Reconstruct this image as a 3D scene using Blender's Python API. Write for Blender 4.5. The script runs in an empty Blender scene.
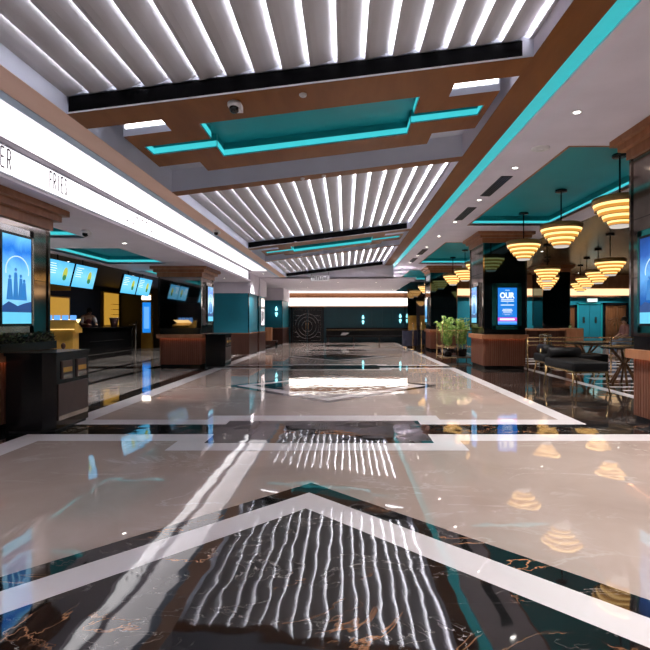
import bpy, math, random
from mathutils import Vector, Matrix
random.seed(7)
S = bpy.context.scene
COL = S.collection
PI = math.pi

# ------------------------------------------------------------------ helpers
class MB:
    def __init__(s): s.v=[]; s.f=[]; s.m=[]; s.sm=[]
    def face(s, pts, m=0, smooth=False):
        b=len(s.v); s.v += [tuple(p) for p in pts]; s.f.append(tuple(range(b,b+len(pts)))); s.m.append(m); s.sm.append(smooth)
    def add(s, vs, fs, m=0, smooth=False, M=None):
        b=len(s.v)
        for p in vs:
            s.v.append(tuple(M@Vector(p)) if M is not None else tuple(p))
        for f in fs: s.f.append(tuple(b+i for i in f)); s.m.append(m); s.sm.append(smooth)
    def box(s, x0,x1,y0,y1,z0,z1, m=0, M=None):
        vs=[(x0,y0,z0),(x1,y0,z0),(x1,y1,z0),(x0,y1,z0),(x0,y0,z1),(x1,y0,z1),(x1,y1,z1),(x0,y1,z1)]
        s.add(vs,[(0,3,2,1),(4,5,6,7),(0,1,5,4),(1,2,6,5),(2,3,7,6),(3,0,4,7)],m,False,M)
    def rbox(s, x0,x1,y0,y1,z0,z1, r, m=0, M=None, n=3):
        # box with rounded vertical edges and chamfered top and bottom
        def ring(ins, z):
            out=[]; rr=max(r-ins,0.0005)
            for cx,cy,a0 in ((x1-r,y1-r,0),(x0+r,y1-r,90),(x0+r,y0+r,180),(x1-r,y0+r,270)):
                for k in range(n+1):
                    a=math.radians(a0+90*k/n); out.append((cx+rr*math.cos(a),cy+rr*math.sin(a),z))
            return out
        c=min(r*0.6,(z1-z0)*0.3)
        rings=[ring(c,z0),ring(c*.3,z0+c*.3),ring(0,z0+c),ring(0,z1-c),ring(c*.3,z1-c*.3),ring(c,z1)]
        N=len(rings[0]); vs=[p for q in rings for p in q]; fs=[]
        for i in range(len(rings)-1):
            for k in range(N):
                k2=(k+1)%N; fs.append((i*N+k,i*N+k2,(i+1)*N+k2,(i+1)*N+k))
        fs.append(tuple(reversed(range(N)))); fs.append(tuple(range((len(rings)-1)*N,len(rings)*N)))
        s.add(vs,fs,m,True,M)
    def lathe(s, prof, c=(0,0,0), n=24, m=0, smooth=True, M=None, caps=True):
        vs=[];fs=[]
        for (r,z) in prof:
            for k in range(n):
                a=2*PI*k/n; vs.append((c[0]+r*math.cos(a),c[1]+r*math.sin(a),c[2]+z))
        for i in range(len(prof)-1):
            for k in range(n):
                k2=(k+1)%n; fs.append((i*n+k,i*n+k2,(i+1)*n+k2,(i+1)*n+k))
        if caps:
            if prof[0][0]>1e-4: fs.append(tuple(reversed(range(n))))
            if prof[-1][0]>1e-4: fs.append(tuple(range((len(prof)-1)*n,len(prof)*n)))
        s.add(vs,fs,m,smooth,M)
    def tube(s, pts, r, n=8, m=0, r2=None, M=None):
        pts=[Vector(p) for p in pts]; vs=[];fs=[]; L=len(pts)
        for i,p in enumerate(pts):
            d=(pts[min(i+1,L-1)]-pts[max(i-1,0)]).normalized()
            u=d.cross(Vector((0,0,1)))
            if u.length<1e-3: u=d.cross(Vector((0,1,0)))
            u.normalize(); w=d.cross(u)
            rr=r if r2 is None else r+(r2-r)*i/(L-1)
            for k in range(n):
                a=2*PI*k/n; vs.append(p+u*rr*math.cos(a)+w*rr*math.sin(a))
        for i in range(L-1):
            for k in range(n):
                k2=(k+1)%n; fs.append((i*n+k,i*n+k2,(i+1)*n+k2,(i+1)*n+k))
        fs.append(tuple(reversed(range(n)))); fs.append(tuple(range((L-1)*n,L*n)))
        s.add(vs,fs,m,True,M)
    def prism(s, poly, z0, z1, m=0, M=None):
        n=len(poly); vs=[(x,y,z0) for x,y in poly]+[(x,y,z1) for x,y in poly]
        fs=[tuple(reversed(range(n))),tuple(range(n,2*n))]+[(k,(k+1)%n,n+(k+1)%n,n+k) for k in range(n)]
        s.add(vs,fs,m,False,M)
    def ball(s, c, r, m=0, n=14, sc=(1,1,1), M=None):
        vs=[];fs=[]; h=n//2
        for i in range(h+1):
            t=PI*i/h
            for k in range(n):
                a=2*PI*k/n; vs.append((c[0]+r*sc[0]*math.sin(t)*math.cos(a),c[1]+r*sc[1]*math.sin(t)*math.sin(a),c[2]-r*sc[2]*math.cos(t)))
        for i in range(h):
            for k in range(n):
                k2=(k+1)%n; fs.append((i*n+k,i*n+k2,(i+1)*n+k2,(i+1)*n+k))
        s.add(vs,fs,m,True,M)
    def build(s, name, mats, parent=None, **props):
        me=bpy.data.meshes.new(name); me.from_pydata(s.v,[],s.f)
        if not isinstance(mats,(list,tuple)): mats=[mats]
        for m in mats: me.materials.append(m)
        me.polygons.foreach_set('material_index',s.m); me.polygons.foreach_set('use_smooth',s.sm)
        me.update()
        o=bpy.data.objects.new(name,me); COL.objects.link(o)
        if parent is not None: o.parent=parent
        for k,v in props.items(): o[k]=v
        return o
def empty(name, loc=(0,0,0), rz=0, **props):
    o=bpy.data.objects.new(name,None); o.location=loc; o.rotation_euler=(0,0,rz); o.empty_display_size=.1
    COL.objects.link(o)
    for k,v in props.items(): o[k]=v
    return o
def tag(o,label=None,cat=None,group=None,kind=None):
    if label: o['label']=label
    if cat: o['category']=cat
    if group: o['group']=group
    if kind: o['kind']=kind
    return o
KIDS={}
def copy_tree(o, parent=None):
    c=o.copy(); COL.objects.link(c); c.parent=parent
    for ch in list(o.children): copy_tree(ch,c)
    return c
def text(name, body, size, mat, parent=None, loc=(0,0,0), rot=(0,0,0), sx=1.0, ext=.002, align='CENTER', bold=0.0, **props):
    cu=bpy.data.curves.new(name,'FONT'); cu.body=body; cu.size=size; cu.extrude=ext; cu.offset=bold
    cu.align_x=align; cu.align_y='CENTER'; cu.materials.append(mat)
    o=bpy.data.objects.new(name,cu); COL.objects.link(o); o.location=loc; o.rotation_euler=rot; o.scale=(sx,1,1)
    me=bpy.data.meshes.new_from_object(o.evaluated_get(bpy.context.evaluated_depsgraph_get())); me.name=name
    bpy.data.objects.remove(o)
    o=bpy.data.objects.new(name,me); COL.objects.link(o); o.location=loc; o.rotation_euler=rot; o.scale=(sx,1,1)
    if parent is not None: o.parent=parent
    for k,v in props.items(): o[k]=v
    return o

# ------------------------------------------------------------------ materials
def newmat(name):
    m=bpy.data.materials.new(name); m.use_nodes=True
    nt=m.node_tree; b=nt.nodes['Principled BSDF']
    return m,nt,b
def coords(nt, scale=(1,1,1), obj=False):
    tc=nt.nodes.new('ShaderNodeNewGeometry') if not obj else nt.nodes.new('ShaderNodeTexCoord')
    mp=nt.nodes.new('ShaderNodeMapping'); mp.inputs['Scale'].default_value=scale
    nt.links.new(tc.outputs['Position'] if not obj else tc.outputs['Object'],mp.inputs['Vector'])
    return mp.outputs['Vector']
def noise(nt, vec, scale, detail=3, rough=.5, dist=0):
    n=nt.nodes.new('ShaderNodeTexNoise'); n.inputs['Scale'].default_value=scale; n.inputs['Detail'].default_value=detail
    n.inputs['Roughness'].default_value=rough; n.inputs['Distortion'].default_value=dist
    nt.links.new(vec,n.inputs['Vector']); return n.outputs['Fac']
def ramp(nt, fac, stops):
    r=nt.nodes.new('ShaderNodeValToRGB'); e=r.color_ramp.elements
    while len(e)<len(stops): e.new(.5)
    for i,(p,c) in enumerate(stops):
        e[i].position=p; e[i].color=(*c,1) if len(c)==3 else c
    nt.links.new(fac,r.inputs['Fac']); return r.outputs['Color']
def mix(nt, fac, a, b, mode='MIX'):
    n=nt.nodes.new('ShaderNodeMix'); n.data_type='RGBA'; n.blend_type=mode
    def put(sock,v):
        if hasattr(v,'is_output'): nt.links.new(v,sock)
        elif isinstance(v,tuple): sock.default_value=(*v,1)
        else: sock.default_value=v
    put(n.inputs[0],fac); put(n.inputs[6],a); put(n.inputs[7],b)
    return n.outputs[2]
def bump(nt,b,h,strength,dist):
    bp=nt.nodes.new('ShaderNodeBump'); bp.inputs['Strength'].default_value=strength; bp.inputs['Distance'].default_value=dist
    nt.links.new(h,bp.inputs['Height']); nt.links.new(bp.outputs['Normal'],b.inputs['Normal'])
def pbr(name,col,rough=.5,metal=0,var=.12,vs=6,spec=None,scale=(1,1,1)):
    m,nt,b=newmat(name)
    v=coords(nt,scale); f=noise(nt,v,vs,3)
    lo=tuple(c*(1-var) for c in col); hi=tuple(min(1,c*(1+var)) for c in col)
    nt.links.new(ramp(nt,f,[(.3,lo),(.7,hi)]),b.inputs['Base Color'])
    b.inputs['Roughness'].default_value=rough; b.inputs['Metallic'].default_value=metal
    if spec is not None: b.inputs['IOR'].default_value=spec
    return m
def emit(name,col,strength,var=.06,vs=8):
    m,nt,b=newmat(name)
    v=coords(nt); f=noise(nt,v,vs,2)
    c=ramp(nt,f,[(.3,tuple(x*(1-var) for x in col)),(.7,col)])
    nt.links.new(c,b.inputs['Emission Color']); b.inputs['Emission Strength'].default_value=strength
    b.inputs['Base Color'].default_value=(.02,.02,.02,1); b.inputs['Roughness'].default_value=.4
    return m
def wood(name,col,dark,rough=.35,scale=(1,.06,1),vs=14):
    m,nt,b=newmat(name)
    v=coords(nt,scale); f=noise(nt,v,vs,6,.6,.4)
    nt.links.new(ramp(nt,f,[(.3,dark),(.65,col)]),b.inputs['Base Color']); b.inputs['Roughness'].default_value=rough; b.inputs['IOR'].default_value=1.25
    return m
FLOOR_IOR=2.0
def floor_bump(nt,b,amp=.00042):
    v=coords(nt,(1,.8,1)); f=noise(nt,v,4.6,1.0,.4)
    bump(nt,b,f,1.0,amp*4)
def stone(name,c0,c1,c2,vs=1.4,rough=.045,vein=None,vein_scale=1.2,vein_w=.012,vein2=None,amp=.00042):
    m,nt,b=newmat(name)
    v=coords(nt); f=noise(nt,v,vs,7,.6,.6)
    base=ramp(nt,f,[(.25,c0),(.5,c1),(.75,c2)])
    def vein_mask(sc,w,seed,d,gate=(.48,.6)):
        mp=nt.nodes.new('ShaderNodeMapping'); mp.inputs['Location'].default_value=(seed,seed*.7,0); mp.inputs['Rotation'].default_value=(0,0,.6)
        mp.inputs['Scale'].default_value=(1,1.9,1)
        nt.links.new(v,mp.inputs['Vector'])
        n=noise(nt,mp.outputs['Vector'],sc,5,.6,d)
        sub=nt.nodes.new('ShaderNodeMath'); sub.operation='SUBTRACT'; nt.links.new(n,sub.inputs[0]); sub.inputs[1].default_value=.5
        ab=nt.nodes.new('ShaderNodeMath'); ab.operation='ABSOLUTE'; nt.links.new(sub.outputs[0],ab.inputs[0])
        lo=ramp(nt,ab.outputs[0],[(0,(1,1,1)),(w,(0,0,0))])
        g=ramp(nt,noise(nt,mp.outputs['Vector'],sc*.9,3),[(gate[0],(0,0,0)),(gate[1],(1,1,1))])
        return mix(nt,1.0,lo,g,'MULTIPLY')
    if vein: base=mix(nt,vein_mask(vein_scale,vein_w,3.1,1.2),base,vein)
    if vein2: base=mix(nt,vein_mask(vein_scale*1.7,vein_w*.6,11.3,2.0,(.45,.6)),base,vein2)
    nt.links.new(base,b.inputs['Base Color']); b.inputs['Roughness'].default_value=rough; b.inputs['IOR'].default_value=FLOOR_IOR
    floor_bump(nt,b,amp)
    return m
M={}
M['beige']=stone('beige_marble',(.375,.295,.26),(.43,.345,.305),(.48,.395,.355),1.1,.02,vein=(.53,.46,.42),vein_scale=.9,vein_w=.02,amp=.0002)
M['white_marble']=stone('white_marble',(.70,.66,.68),(.76,.72,.74),(.76,.73,.74),1.6,.025,amp=.0003)
M['black_marble']=stone('black_marble',(.006,.006,.007),(.010,.010,.011),(.020,.018,.018),2.0,.035,vein=(.62,.30,.15),vein_scale=.9,vein_w=.010,vein2=(.45,.42,.40))
M['brown_marble']=stone('dark_brown_marble',(.010,.008,.007),(.020,.015,.014),(.040,.031,.029),2.2,.06,vein=(.30,.26,.24),vein_scale=1.3,vein_w=.015,vein2=(.2,.16,.14))
M['grey_marble']=stone('grey_marble',(.28,.25,.235),(.34,.31,.29),(.42,.38,.36),1.3,.06,vein=(.5,.47,.45),vein_scale=1.0,vein_w=.02)
M['plaster']=pbr('grey_plaster',(.70,.66,.74),.6,var=.05,vs=2)
M['plaster_blue']=pbr('blue_grey_plaster',(.60,.64,.74),.5,var=.05,vs=2)
M['vane']=pbr('white_vane_paint',(.47,.47,.50),.5,var=.04,vs=2)
M['dark_grey']=pbr('dark_ceiling_paint',(.03,.03,.035),.6)
M['black']=pbr('black_lacquer',(.006,.006,.007),.18)
M['black_matte']=pbr('black_matte',(.008,.008,.009),.5)
M['slot']=pbr('slot_black',(.003,.003,.004),.6,spec=1.15)
M['wood_beam']=wood('beam_wood',(.25,.098,.028),(.18,.066,.018),.4,(.3,.06,1),12)
M['wood_lit']=wood('lit_beam_wood',(.86,.58,.44),(.78,.50,.37),.4,(.3,.06,1),10)  # same beam wood, brightened to put the light on it into the colour
M['wood_cap']=wood('capital_wood',(.36,.165,.085),(.26,.11,.055),.35,(1,1,.2),9)
M['wood_slat']=wood('slat_wood',(.20,.085,.055),(.13,.05,.032),.35,(1,1,.08),20)
M['wood_dark']=wood('dado_wood',(.075,.034,.026),(.045,.02,.016),.3,(1,1,.1),16)
M['wood_leg']=wood('leg_wood',(.16,.085,.045),(.10,.05,.026),.4,(1,1,.1),18)
M['wood_door']=wood('carved_door_wood',(.20,.085,.035),(.11,.045,.02),.35,(1,1,.12),14)
M['wood_ceiling']=wood('lounge_ceiling_wood',(.105,.07,.038),(.05,.033,.018),.25,(.15,2.2,1),3)
M['teal']=pbr('teal_paint',(.001,.165,.235),.55,var=.08,vs=2)
M['teal_dark']=pbr('dark_teal_panel',(.004,.055,.075),.35,var=.1,vs=2)
M['teal_ceiling']=pbr('teal_ceiling_paint',(.003,.29,.33),.5,var=.05,vs=1.5)
M['gold']=pbr('brushed_gold',(.66,.46,.22),.25,1,vs=20)
M['gold_panel']=pbr('gold_panel_paint',(.60,.34,.06),.4,.3,vs=4)
M['gold_brown']=pbr('brown_gold_paint',(.36,.20,.065),.4,.4,vs=10)
M['silver']=pbr('brushed_steel',(.6,.58,.56),.25,1)
M['leather']=pbr('black_leather',(.007,.007,.008),.55,vs=40,spec=1.3)
M['navy']=pbr('navy_fabric',(.012,.014,.04),.7,vs=40)
M['white_paint']=pbr('white_plastic',(.75,.75,.76),.4)
M['leaf']=pbr('palm_leaf_green',(.16,.30,.05),.45,var=.5,vs=9)
M['leaf_yellow']=pbr('yellow_green_leaf',(.42,.46,.12),.45,var=.4,vs=9)
M['moss']=pbr('moss_green',(.07,.09,.028),.8,var=.6,vs=25)
M['soil']=pbr('potting_soil',(.03,.02,.012),.9,vs=40)
M['brown_panel']=pbr('brown_bin_panel',(.075,.045,.038),.4)
M['skin']=pbr('skin',(.50,.30,.21),.5,var=.05)
M['hair']=pbr('dark_hair',(.012,.009,.008),.5)
M['cloth_pink']=pbr('dusty_pink_cloth',(.42,.22,.23),.8)
M['cloth_maroon']=pbr('maroon_cloth',(.16,.025,.03),.8)
M['cloth_white']=pbr('white_cloth',(.65,.63,.66),.8)
M['cloth_blue']=pbr('pale_blue_cloth',(.22,.30,.45),.8)
M['cloth_dark']=pbr('charcoal_cloth',(.02,.02,.025),.8)
def mirror(name,col,rough=.03,tile=None,var=.2):
    m,nt,b=newmat(name)
    v=coords(nt,(1,1,1)); f=noise(nt,v,1.3,4)
    c=ramp(nt,f,[(.3,tuple(x*(1-var) for x in col)),(.7,tuple(x*(1+var) for x in col))])
    nt.links.new(c,b.inputs['Base Color']); b.inputs['Metallic'].default_value=1; b.inputs['Roughness'].default_value=rough
    return m
M['mirror_black']=mirror('black_mirror_glass',(.30,.28,.28))
M['mirror_bronze']=mirror('bronze_mirror_glass',(.34,.29,.25),.09,var=.5)
M['mirror_teal']=mirror('smoked_teal_glass',(.05,.095,.10),.05)
M['glass_teal']=pbr('teal_glass_frame',(.02,.16,.16),.08,.4)
# glowing materials
M['led_white']=emit('cool_white_led',(1,.97,1.0),30)
M['led_notch']=emit('notch_white_led',(1,.96,.97),5)
M['led_teal']=emit('teal_led',(.05,.56,.62),.9)
M['led_teal_soft']=emit('teal_diffuser',(.035,.55,.60),.68)
M['white_glow']=emit('self_glowing_white',(1,.95,.985),.85); M['white_glow'].node_tree.nodes['Principled BSDF'].inputs['Base Color'].default_value=(.8,.77,.8,1)  # the sign's light on the soffit is put in as a glow
M['sign_light']=emit('sign_lightbox',(1,.96,.98),1.75)
M['band_light']=emit('warm_white_band',(1,.90,.82),3.0)
M['cream_light']=emit('cream_cove_light',(1,.66,.36),1.3)
M['downlight']=emit('downlight_lens',(1,.93,.86),12)
M['warm_led']=emit('warm_led',(1,.40,.18),5)
M['shade_cream']=emit('lit_shade_cream',(1,.62,.23),1.7)
M['shade_gold']=emit('lit_shade_gold',(.85,.36,.05),.75)
M['shade_disc']=emit('frosted_disc',(.75,.68,.62),.7)
M['sconce_glow']=emit('sconce_glow',(.30,.9,1.0),2.0)
M['ink']=pbr('grey_ink',(.12,.09,.12),.6)
M['ink_pale']=pbr('pale_grey_ink',(.28,.24,.28),.6)
def screen_mat(name,stops,strength,vs=3,axis=2,rng=(0,1)):
    m,nt,b=newmat(name)
    tc=nt.nodes.new('ShaderNodeTexCoord'); sp=nt.nodes.new('ShaderNodeSeparateXYZ'); nt.links.new(tc.outputs['Object'],sp.inputs[0])
    n=noise(nt,tc.outputs['Object'],vs,5,.6,1.0)
    ma=nt.nodes.new('ShaderNodeMath'); ma.operation='MULTIPLY_ADD'; nt.links.new(n,ma.inputs[0]); ma.inputs[1].default_value=.35
    mr=nt.nodes.new('ShaderNodeMapRange'); mr.inputs[1].default_value=rng[0]; mr.inputs[2].default_value=rng[1]
    nt.links.new(sp.outputs[axis],mr.inputs[0]); nt.links.new(mr.outputs[0],ma.inputs[2])
    sb=nt.nodes.new('ShaderNodeMath'); sb.operation='SUBTRACT'; nt.links.new(ma.outputs[0],sb.inputs[0]); sb.inputs[1].default_value=.175
    nt.links.new(ramp(nt,sb.outputs[0],stops),b.inputs['Emission Color']); b.inputs['Emission Strength'].default_value=strength
    b.inputs['Base Color'].default_value=(.01,.01,.01,1); b.inputs['Roughness'].default_value=.15
    return m
M['menu']=screen_mat('menu_display',[(.1,(.10,.52,.88)),(.5,(.22,.68,.95)),(.9,(.10,.50,.9))],.95,2.5,2,(-.3,.3))
M['poster']=screen_mat('blue_poster_display',[(.0,(.01,.05,.22)),(.12,(.12,.45,.8)),(.4,(.28,.65,.95)),(.62,(.16,.52,.95)),(.82,(.01,.17,.70)),(1,(.15,.55,.95))],1.0,2.5,2,(-.5,.5))
M['poster_deep']=screen_mat('deep_blue_poster_display',[(.0,(.003,.02,.10)),(.3,(.01,.12,.45)),(.55,(.10,.40,.85)),(.8,(.01,.10,.45)),(1,(.005,.05,.25))],.9,4,2,(-.5,.5))
M['poster_base']=emit('cyan_footer_display',(.12,.55,.80),1.0)
M['poster_dark']=emit('dark_blue_figure_display',(.01,.08,.30),.7)
M['poster_mid']=emit('mid_blue_figure_display',(.02,.22,.62),.8)
M['poster_white']=emit('pale_display_ring',(.55,.8,1),.9)
M['blue_ad']=emit('blue_ad_display',(.01,.20,.70),1.0,var=.15,vs=3)
M['ad_white']=emit('white_ad_display',(.85,.92,1),1.1)
M['ad_magenta']=emit('magenta_ad_display',(.62,.06,.52),1.0)
M['ad_pale']=emit('pale_blue_ad_display',(.12,.38,.9),1.0)
M['food_yellow']=emit('yellow_food_display',(.55,.62,.10),.8)
M['food_green']=emit('green_food_display',(.05,.30,.12),.7)
M['kiosk_light']=emit('kiosk_counter_glow',(1,.72,.30),2.2)
M['exit_green']=emit('exit_sign_face',(.55,.95,.9),1.6)

CAMH=1.25
def tilt(x): return CAMH+2.098+.123*x      # underside of the wood plane: it rises towards the right-hand side
XL,XR=-2.42,1.64                            # bay width between the two long beams
HR=3.55                                     # flat ceiling on the right
ZL=2.70                                     # lower ceiling over the concession side

def grid_solid(mb,xs,ys,inside,zlo,zhi,m_bot=0,m_side=0,m_top=0,top=True):
    nx,ny=len(xs)-1,len(ys)-1
    IN=[[inside((xs[i]+xs[i+1])/2,(ys[j]+ys[j+1])/2) for j in range(ny)] for i in range(nx)]
    g=lambda i,j: 0<=i<nx and 0<=j<ny and IN[i][j]
    for i in range(nx):
        for j in range(ny):
            if not IN[i][j]: continue
            a,b,c,d=xs[i],xs[i+1],ys[j],ys[j+1]
            mb.face([(a,c,zlo(a)),(a,d,zlo(a)),(b,d,zlo(b)),(b,c,zlo(b))],m_bot)
            if top: mb.face([(a,c,zhi(a)),(b,c,zhi(b)),(b,d,zhi(b)),(a,d,zhi(a))],m_top)
            if not g(i-1,j): mb.face([(a,c,zlo(a)),(a,c,zhi(a)),(a,d,zhi(a)),(a,d,zlo(a))],m_side)
            if not g(i+1,j): mb.face([(b,c,zlo(b)),(b,d,zlo(b)),(b,d,zhi(b)),(b,c,zhi(b))],m_side)
            if not g(i,j-1): mb.face([(a,c,zlo(a)),(b,c,zlo(b)),(b,c,zhi(b)),(a,c,zhi(a))],m_side)
            if not g(i,j+1): mb.face([(a,d,zlo(a)),(a,d,zhi(a)),(b,d,zhi(b)),(b,d,zlo(b))],m_side)

# ------------------------------------------------------------------ floor
def build_floor():
    mb=MB(); BE,WH,BL,BR,GR=0,1,2,3,4
    y0,y1=-6,30
    def rect(x0,x1,ya,yb,m,l): mb.face([(x0,ya,l*.0006),(x1,ya,l*.0006),(x1,yb,l*.0006),(x0,yb,l*.0006)],m)
    rect(-11,-3.8,y0,y1,GR,0); rect(-3.8,2.87,y0,y1,BE,0); rect(2.87,14.3,y0,y1,BR,0)
    # long borders
    rect(-3.5,-3.2,y0,y1,WH,1); rect(-3.8,-3.5,y0,y1,BL,1); rect(2.70,2.92,6.0,y1,WH,1); rect(2.87,4.2,y0,5.5,BE,1)
    # dark bands in the concession aisle
    for ya in (-2.6,5.3,13.1,21): rect(-11,-3.8,ya,ya+.7,BL,1)
    rect(-5.2,-5.0,y0,y1,BR,1); rect(-6.3,-6.1,y0,y1,BR,1)
    # lounge: pale lines and a pale floor behind the rail
    rect(4.65,4.85,y0,y1,WH,1)
    for k in range(14): rect(5.3,14.3,10.6+k*.95,10.6+k*.95+.45,WH,1)
    for k in range(3): rect(5.0,14.3,8.9+k*.5,9.05+k*.5,WH,1)
    for k in range(-1,4):
        c=5.77+7.85*k
        rect(-3.5,2.92,c,c+.56,WH,2); rect(-3.5,4.2 if k<1 else 2.92,c-.56,c,WH,2)
        rect(-1.74,1.20,c-.95,c+.83,WH,3)
        rect(-3.8,4.2 if k<1 else 2.95,c-.26,c+.26,BL,4)
        rect(-1.44,.91,c-.66,c+.48,BL,5)
        d=c-3.96
        for r,m,l in ((2.05,BL,2),(1.83,WH,3),(1.52,BL,4)):
            z=l*.0006; mb.face([(-.26-r,d,z),(-.26,d-r,z),(-.26+r,d,z),(-.26,d+r,z)],m)
    mb.box(-11,14.3,y0,y1,-.2,-.01,0)
    o=mb.build('floor',[M['beige'],M['white_marble'],M['black_marble'],M['brown_marble'],M['grey_marble']])
    tag(o,kind='structure')
build_floor()

# ------------------------------------------------------------------ shell walls
def wall(name,x0,x1,y0,y1,z0,z1,mat):
    mb=MB(); mb.box(x0,x1,y0,y1,z0,z1); return tag(mb.build(name,mat),kind='structure')
wall('wall_left',-11.2,-11,-6,30,0,4.2,M['dark_grey'])
wall('wall_right',14.3,14.5,-6,30,0,4.2,M['teal_dark'])
wall('wall_front',-11.2,14.5,-6.2,-6,0,4.2,M['plaster'])
wall('wall_back',-11.2,5.0,29.5,29.7,0,4.2,M['teal_dark'])
wall('wall_lounge',5.0,14.5,25.0,25.2,0,4.2,M['teal'])
wall('wall_lounge_return',4.95,5.15,25.2,29.7,0,4.2,M['teal_dark'])

# ------------------------------------------------------------------ ceiling, louvre bays
BAYS=[(-.85,4.35),(7.2,12.42),(15.25,20.42)]
def louvres(y0,y1):
    mb=MB(); led=MB(); n=17; w=(XR-XL)/n
    for i in range(n):
        a=XL+i*w; b=a+w
        zl=tilt(a)+.15; zh=tilt(b)+.15+.07
        K=5; prev=None
        for k in range(K+1):
            t=k/K; x=a+(b-a)*t; z=zl+(zh-zl)*(t**1.25)
            if prev: mb.face([(prev[0],y0,prev[1]),(prev[0],y1,prev[1]),(x,y1,z),(x,y0,z)],0,True)
            prev=(x,z)
        zn=tilt(b)+.15
        mb.face([(b,y0,zh),(b,y1,zh),(b,y1,zn),(b,y0,zn)],0)
        mb.box(b-.035,b,y0,y1,zn,zn+.005,0); mb.box(b-.035,b-.032,y0,y1,zn+.005,zn+.012,0)
        led.face([(b-.03,y0+.03,zn+.008),(b-.003,y0+.03,zn+.008),(b-.003,y1-.03,zn+.008),(b-.03,y1-.03,zn+.008)])
    # boards closing the two ends
    for y in (y0,y1):
        mb.face([(XL,y,tilt(XL)+.10),(XR,y,tilt(XR)+.10),(XR,y,tilt(XR)+.34),(XL,y,tilt(XL)+.34)],1)
    o=tag(mb.build('ceiling_louvres',[M['vane'],M['plaster_blue']]),kind='structure')
    led.build('light_strips',M['led_white'],o,label='white light strips glowing between the louvre vanes')
for a,b in BAYS: louvres(a,b)

def slot_face(y,coffer=True):
    mb=MB()
    for (a,b,m) in ((0,.012,1),(.012,.145,0)):
        mb.face([(XL+.02,y-.012,tilt(XL)+a),(XR-.10,y-.012,tilt(XR-.1)+a),(XR-.10,y-.012,tilt(XR-.1)+b),(XL+.02,y-.012,tilt(XL)+b)],m)
    mb.face([(XR-.1,y-.011,tilt(XR)-.0),(XR,y-.011,tilt(XR)),(XR,y-.011,tilt(XR)+.15),(XR-.1,y-.011,tilt(XR)+.15)],2)
    tag(mb.build('trim_air_slot',[M['slot'],M['white_paint'],M['plaster_blue']]),kind='structure')
for a,b in BAYS: slot_face(b)

TX0,TX1,TY0,TY1=-1.42,.73,.53,1.50       # teal centre, relative to the slot line
AX0,AX1,AY0,AY1=-2.12,1.47,.93,1.19      # teal arms
def coffer(Y):
    xs=[XL,-2.2,AX0,-1.72,TX0,TX1,1.03,AX1,1.54,XR]
    ys=[Y+v for v in (0,.34,TY0,.61,AY0,AY1,TY1,1.58,1.93)]
    def teal(x,y):
        y-=Y
        return (TX0<x<TX1 and TY0<y<TY1) or (AX0<x<AX1 and AY0<y<AY1)
    def inside(x,y):
        if teal(x,y): return False
        y-=Y
        if y<.34: return True
        if y<.61: return -1.72<x<1.03
        if y<1.58: return -2.2<x<1.54
        return -1.72<x<1.03
    mb=MB(); grid_solid(mb,xs,ys,inside,tilt,lambda x:tilt(x)+.16,0,1,1)
    o=tag(mb.build('ceiling_wood_panel',[M['wood_beam'],M['plaster_blue']]),kind='structure')
    # teal lid and walls
    t=MB(); grid_solid(t,xs,ys,teal,lambda x:tilt(x)+.15,lambda x:tilt(x)+.17,0,0,0)
    # recess walls (teal paint), just inside the opening
    poly=[(AX0,AY0),(TX0,AY0),(TX0,TY0),(TX1,TY0),(TX1,AY0),(AX1,AY0),(AX1,AY1),(TX1,AY1),(TX1,TY1),(TX0,TY1),(TX0,AY1),(AX0,AY1)]
    cx,cy=-.345,1.0; led=MB(); n=len(poly)
    for k in range(n):
        (xa,ya),(xb,yb)=poly[k],poly[(k+1)%n]
        dx,dy=xb-xa,yb-ya; L=math.hypot(dx,dy); nx_,ny_=-dy/L*.004,dx/L*.004   # polygon is counter-clockwise: inward = left
        pa,pb=(xa+nx_,Y+ya+ny_),(xb+nx_,Y+yb+ny_)
        def q(mbx,z0,z1,e=0):
            mbx.face([(pa[0]+nx_*e,pa[1]+ny_*e,tilt(pa[0])+z0),(pb[0]+nx_*e,pb[1]+ny_*e,tilt(pb[0])+z0),(pb[0]+nx_*e,pb[1]+ny_*e,tilt(pb[0])+z1),(pa[0]+nx_*e,pa[1]+ny_*e,tilt(pa[0])+z1)])
        q(t,.004,.155); q(led,.012,.075,1)
    t.build('teal_recess',M['teal_ceiling'],o,label='teal painted recess')
    led.build('teal_light_strip',M['led_teal'],o,label='glowing teal light strip')
    # white strips in the two stepped notches
    nl=MB()
    for xa,xb in ((-2.18,-1.74),(1.05,1.52)):
        nl.face([(xa,Y+.606,tilt(xa)+.075),(xb,Y+.606,tilt(xb)+.075),(xb,Y+.606,tilt(xb)+.15),(xa,Y+.606,tilt(xa)+.15)])
    nl.build('white_light_strip',M['led_notch'],o,label='white light strip in the notch')
    # grey recess around the panel
    r=MB(); z=lambda x:tilt(x)+.30
    r.face([(XL,Y+.1,z(XL)),(XL,Y+2.63,z(XL)),(XR,Y+2.63,z(XR)),(XR,Y+.1,z(XR))],0)
    r.face([(XL,Y+2.63,tilt(XL)),(XR,Y+2.63,tilt(XR)),(XR,Y+2.63,z(XR)),(XL,Y+2.63,z(XL))],0)
    tag(r.build('ceiling_recess',[M['plaster_blue']]),kind='structure')
    c=MB(); grid_solid(c,[XL,XR],[Y+2.635,Y+2.85],lambda x,y:True,tilt,lambda x:tilt(x)+.3,0,0,0)
    tag(c.build('ceiling_crossbeam',M['wood_beam']),kind='structure')
coffer(4.35); coffer(12.42)

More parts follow.
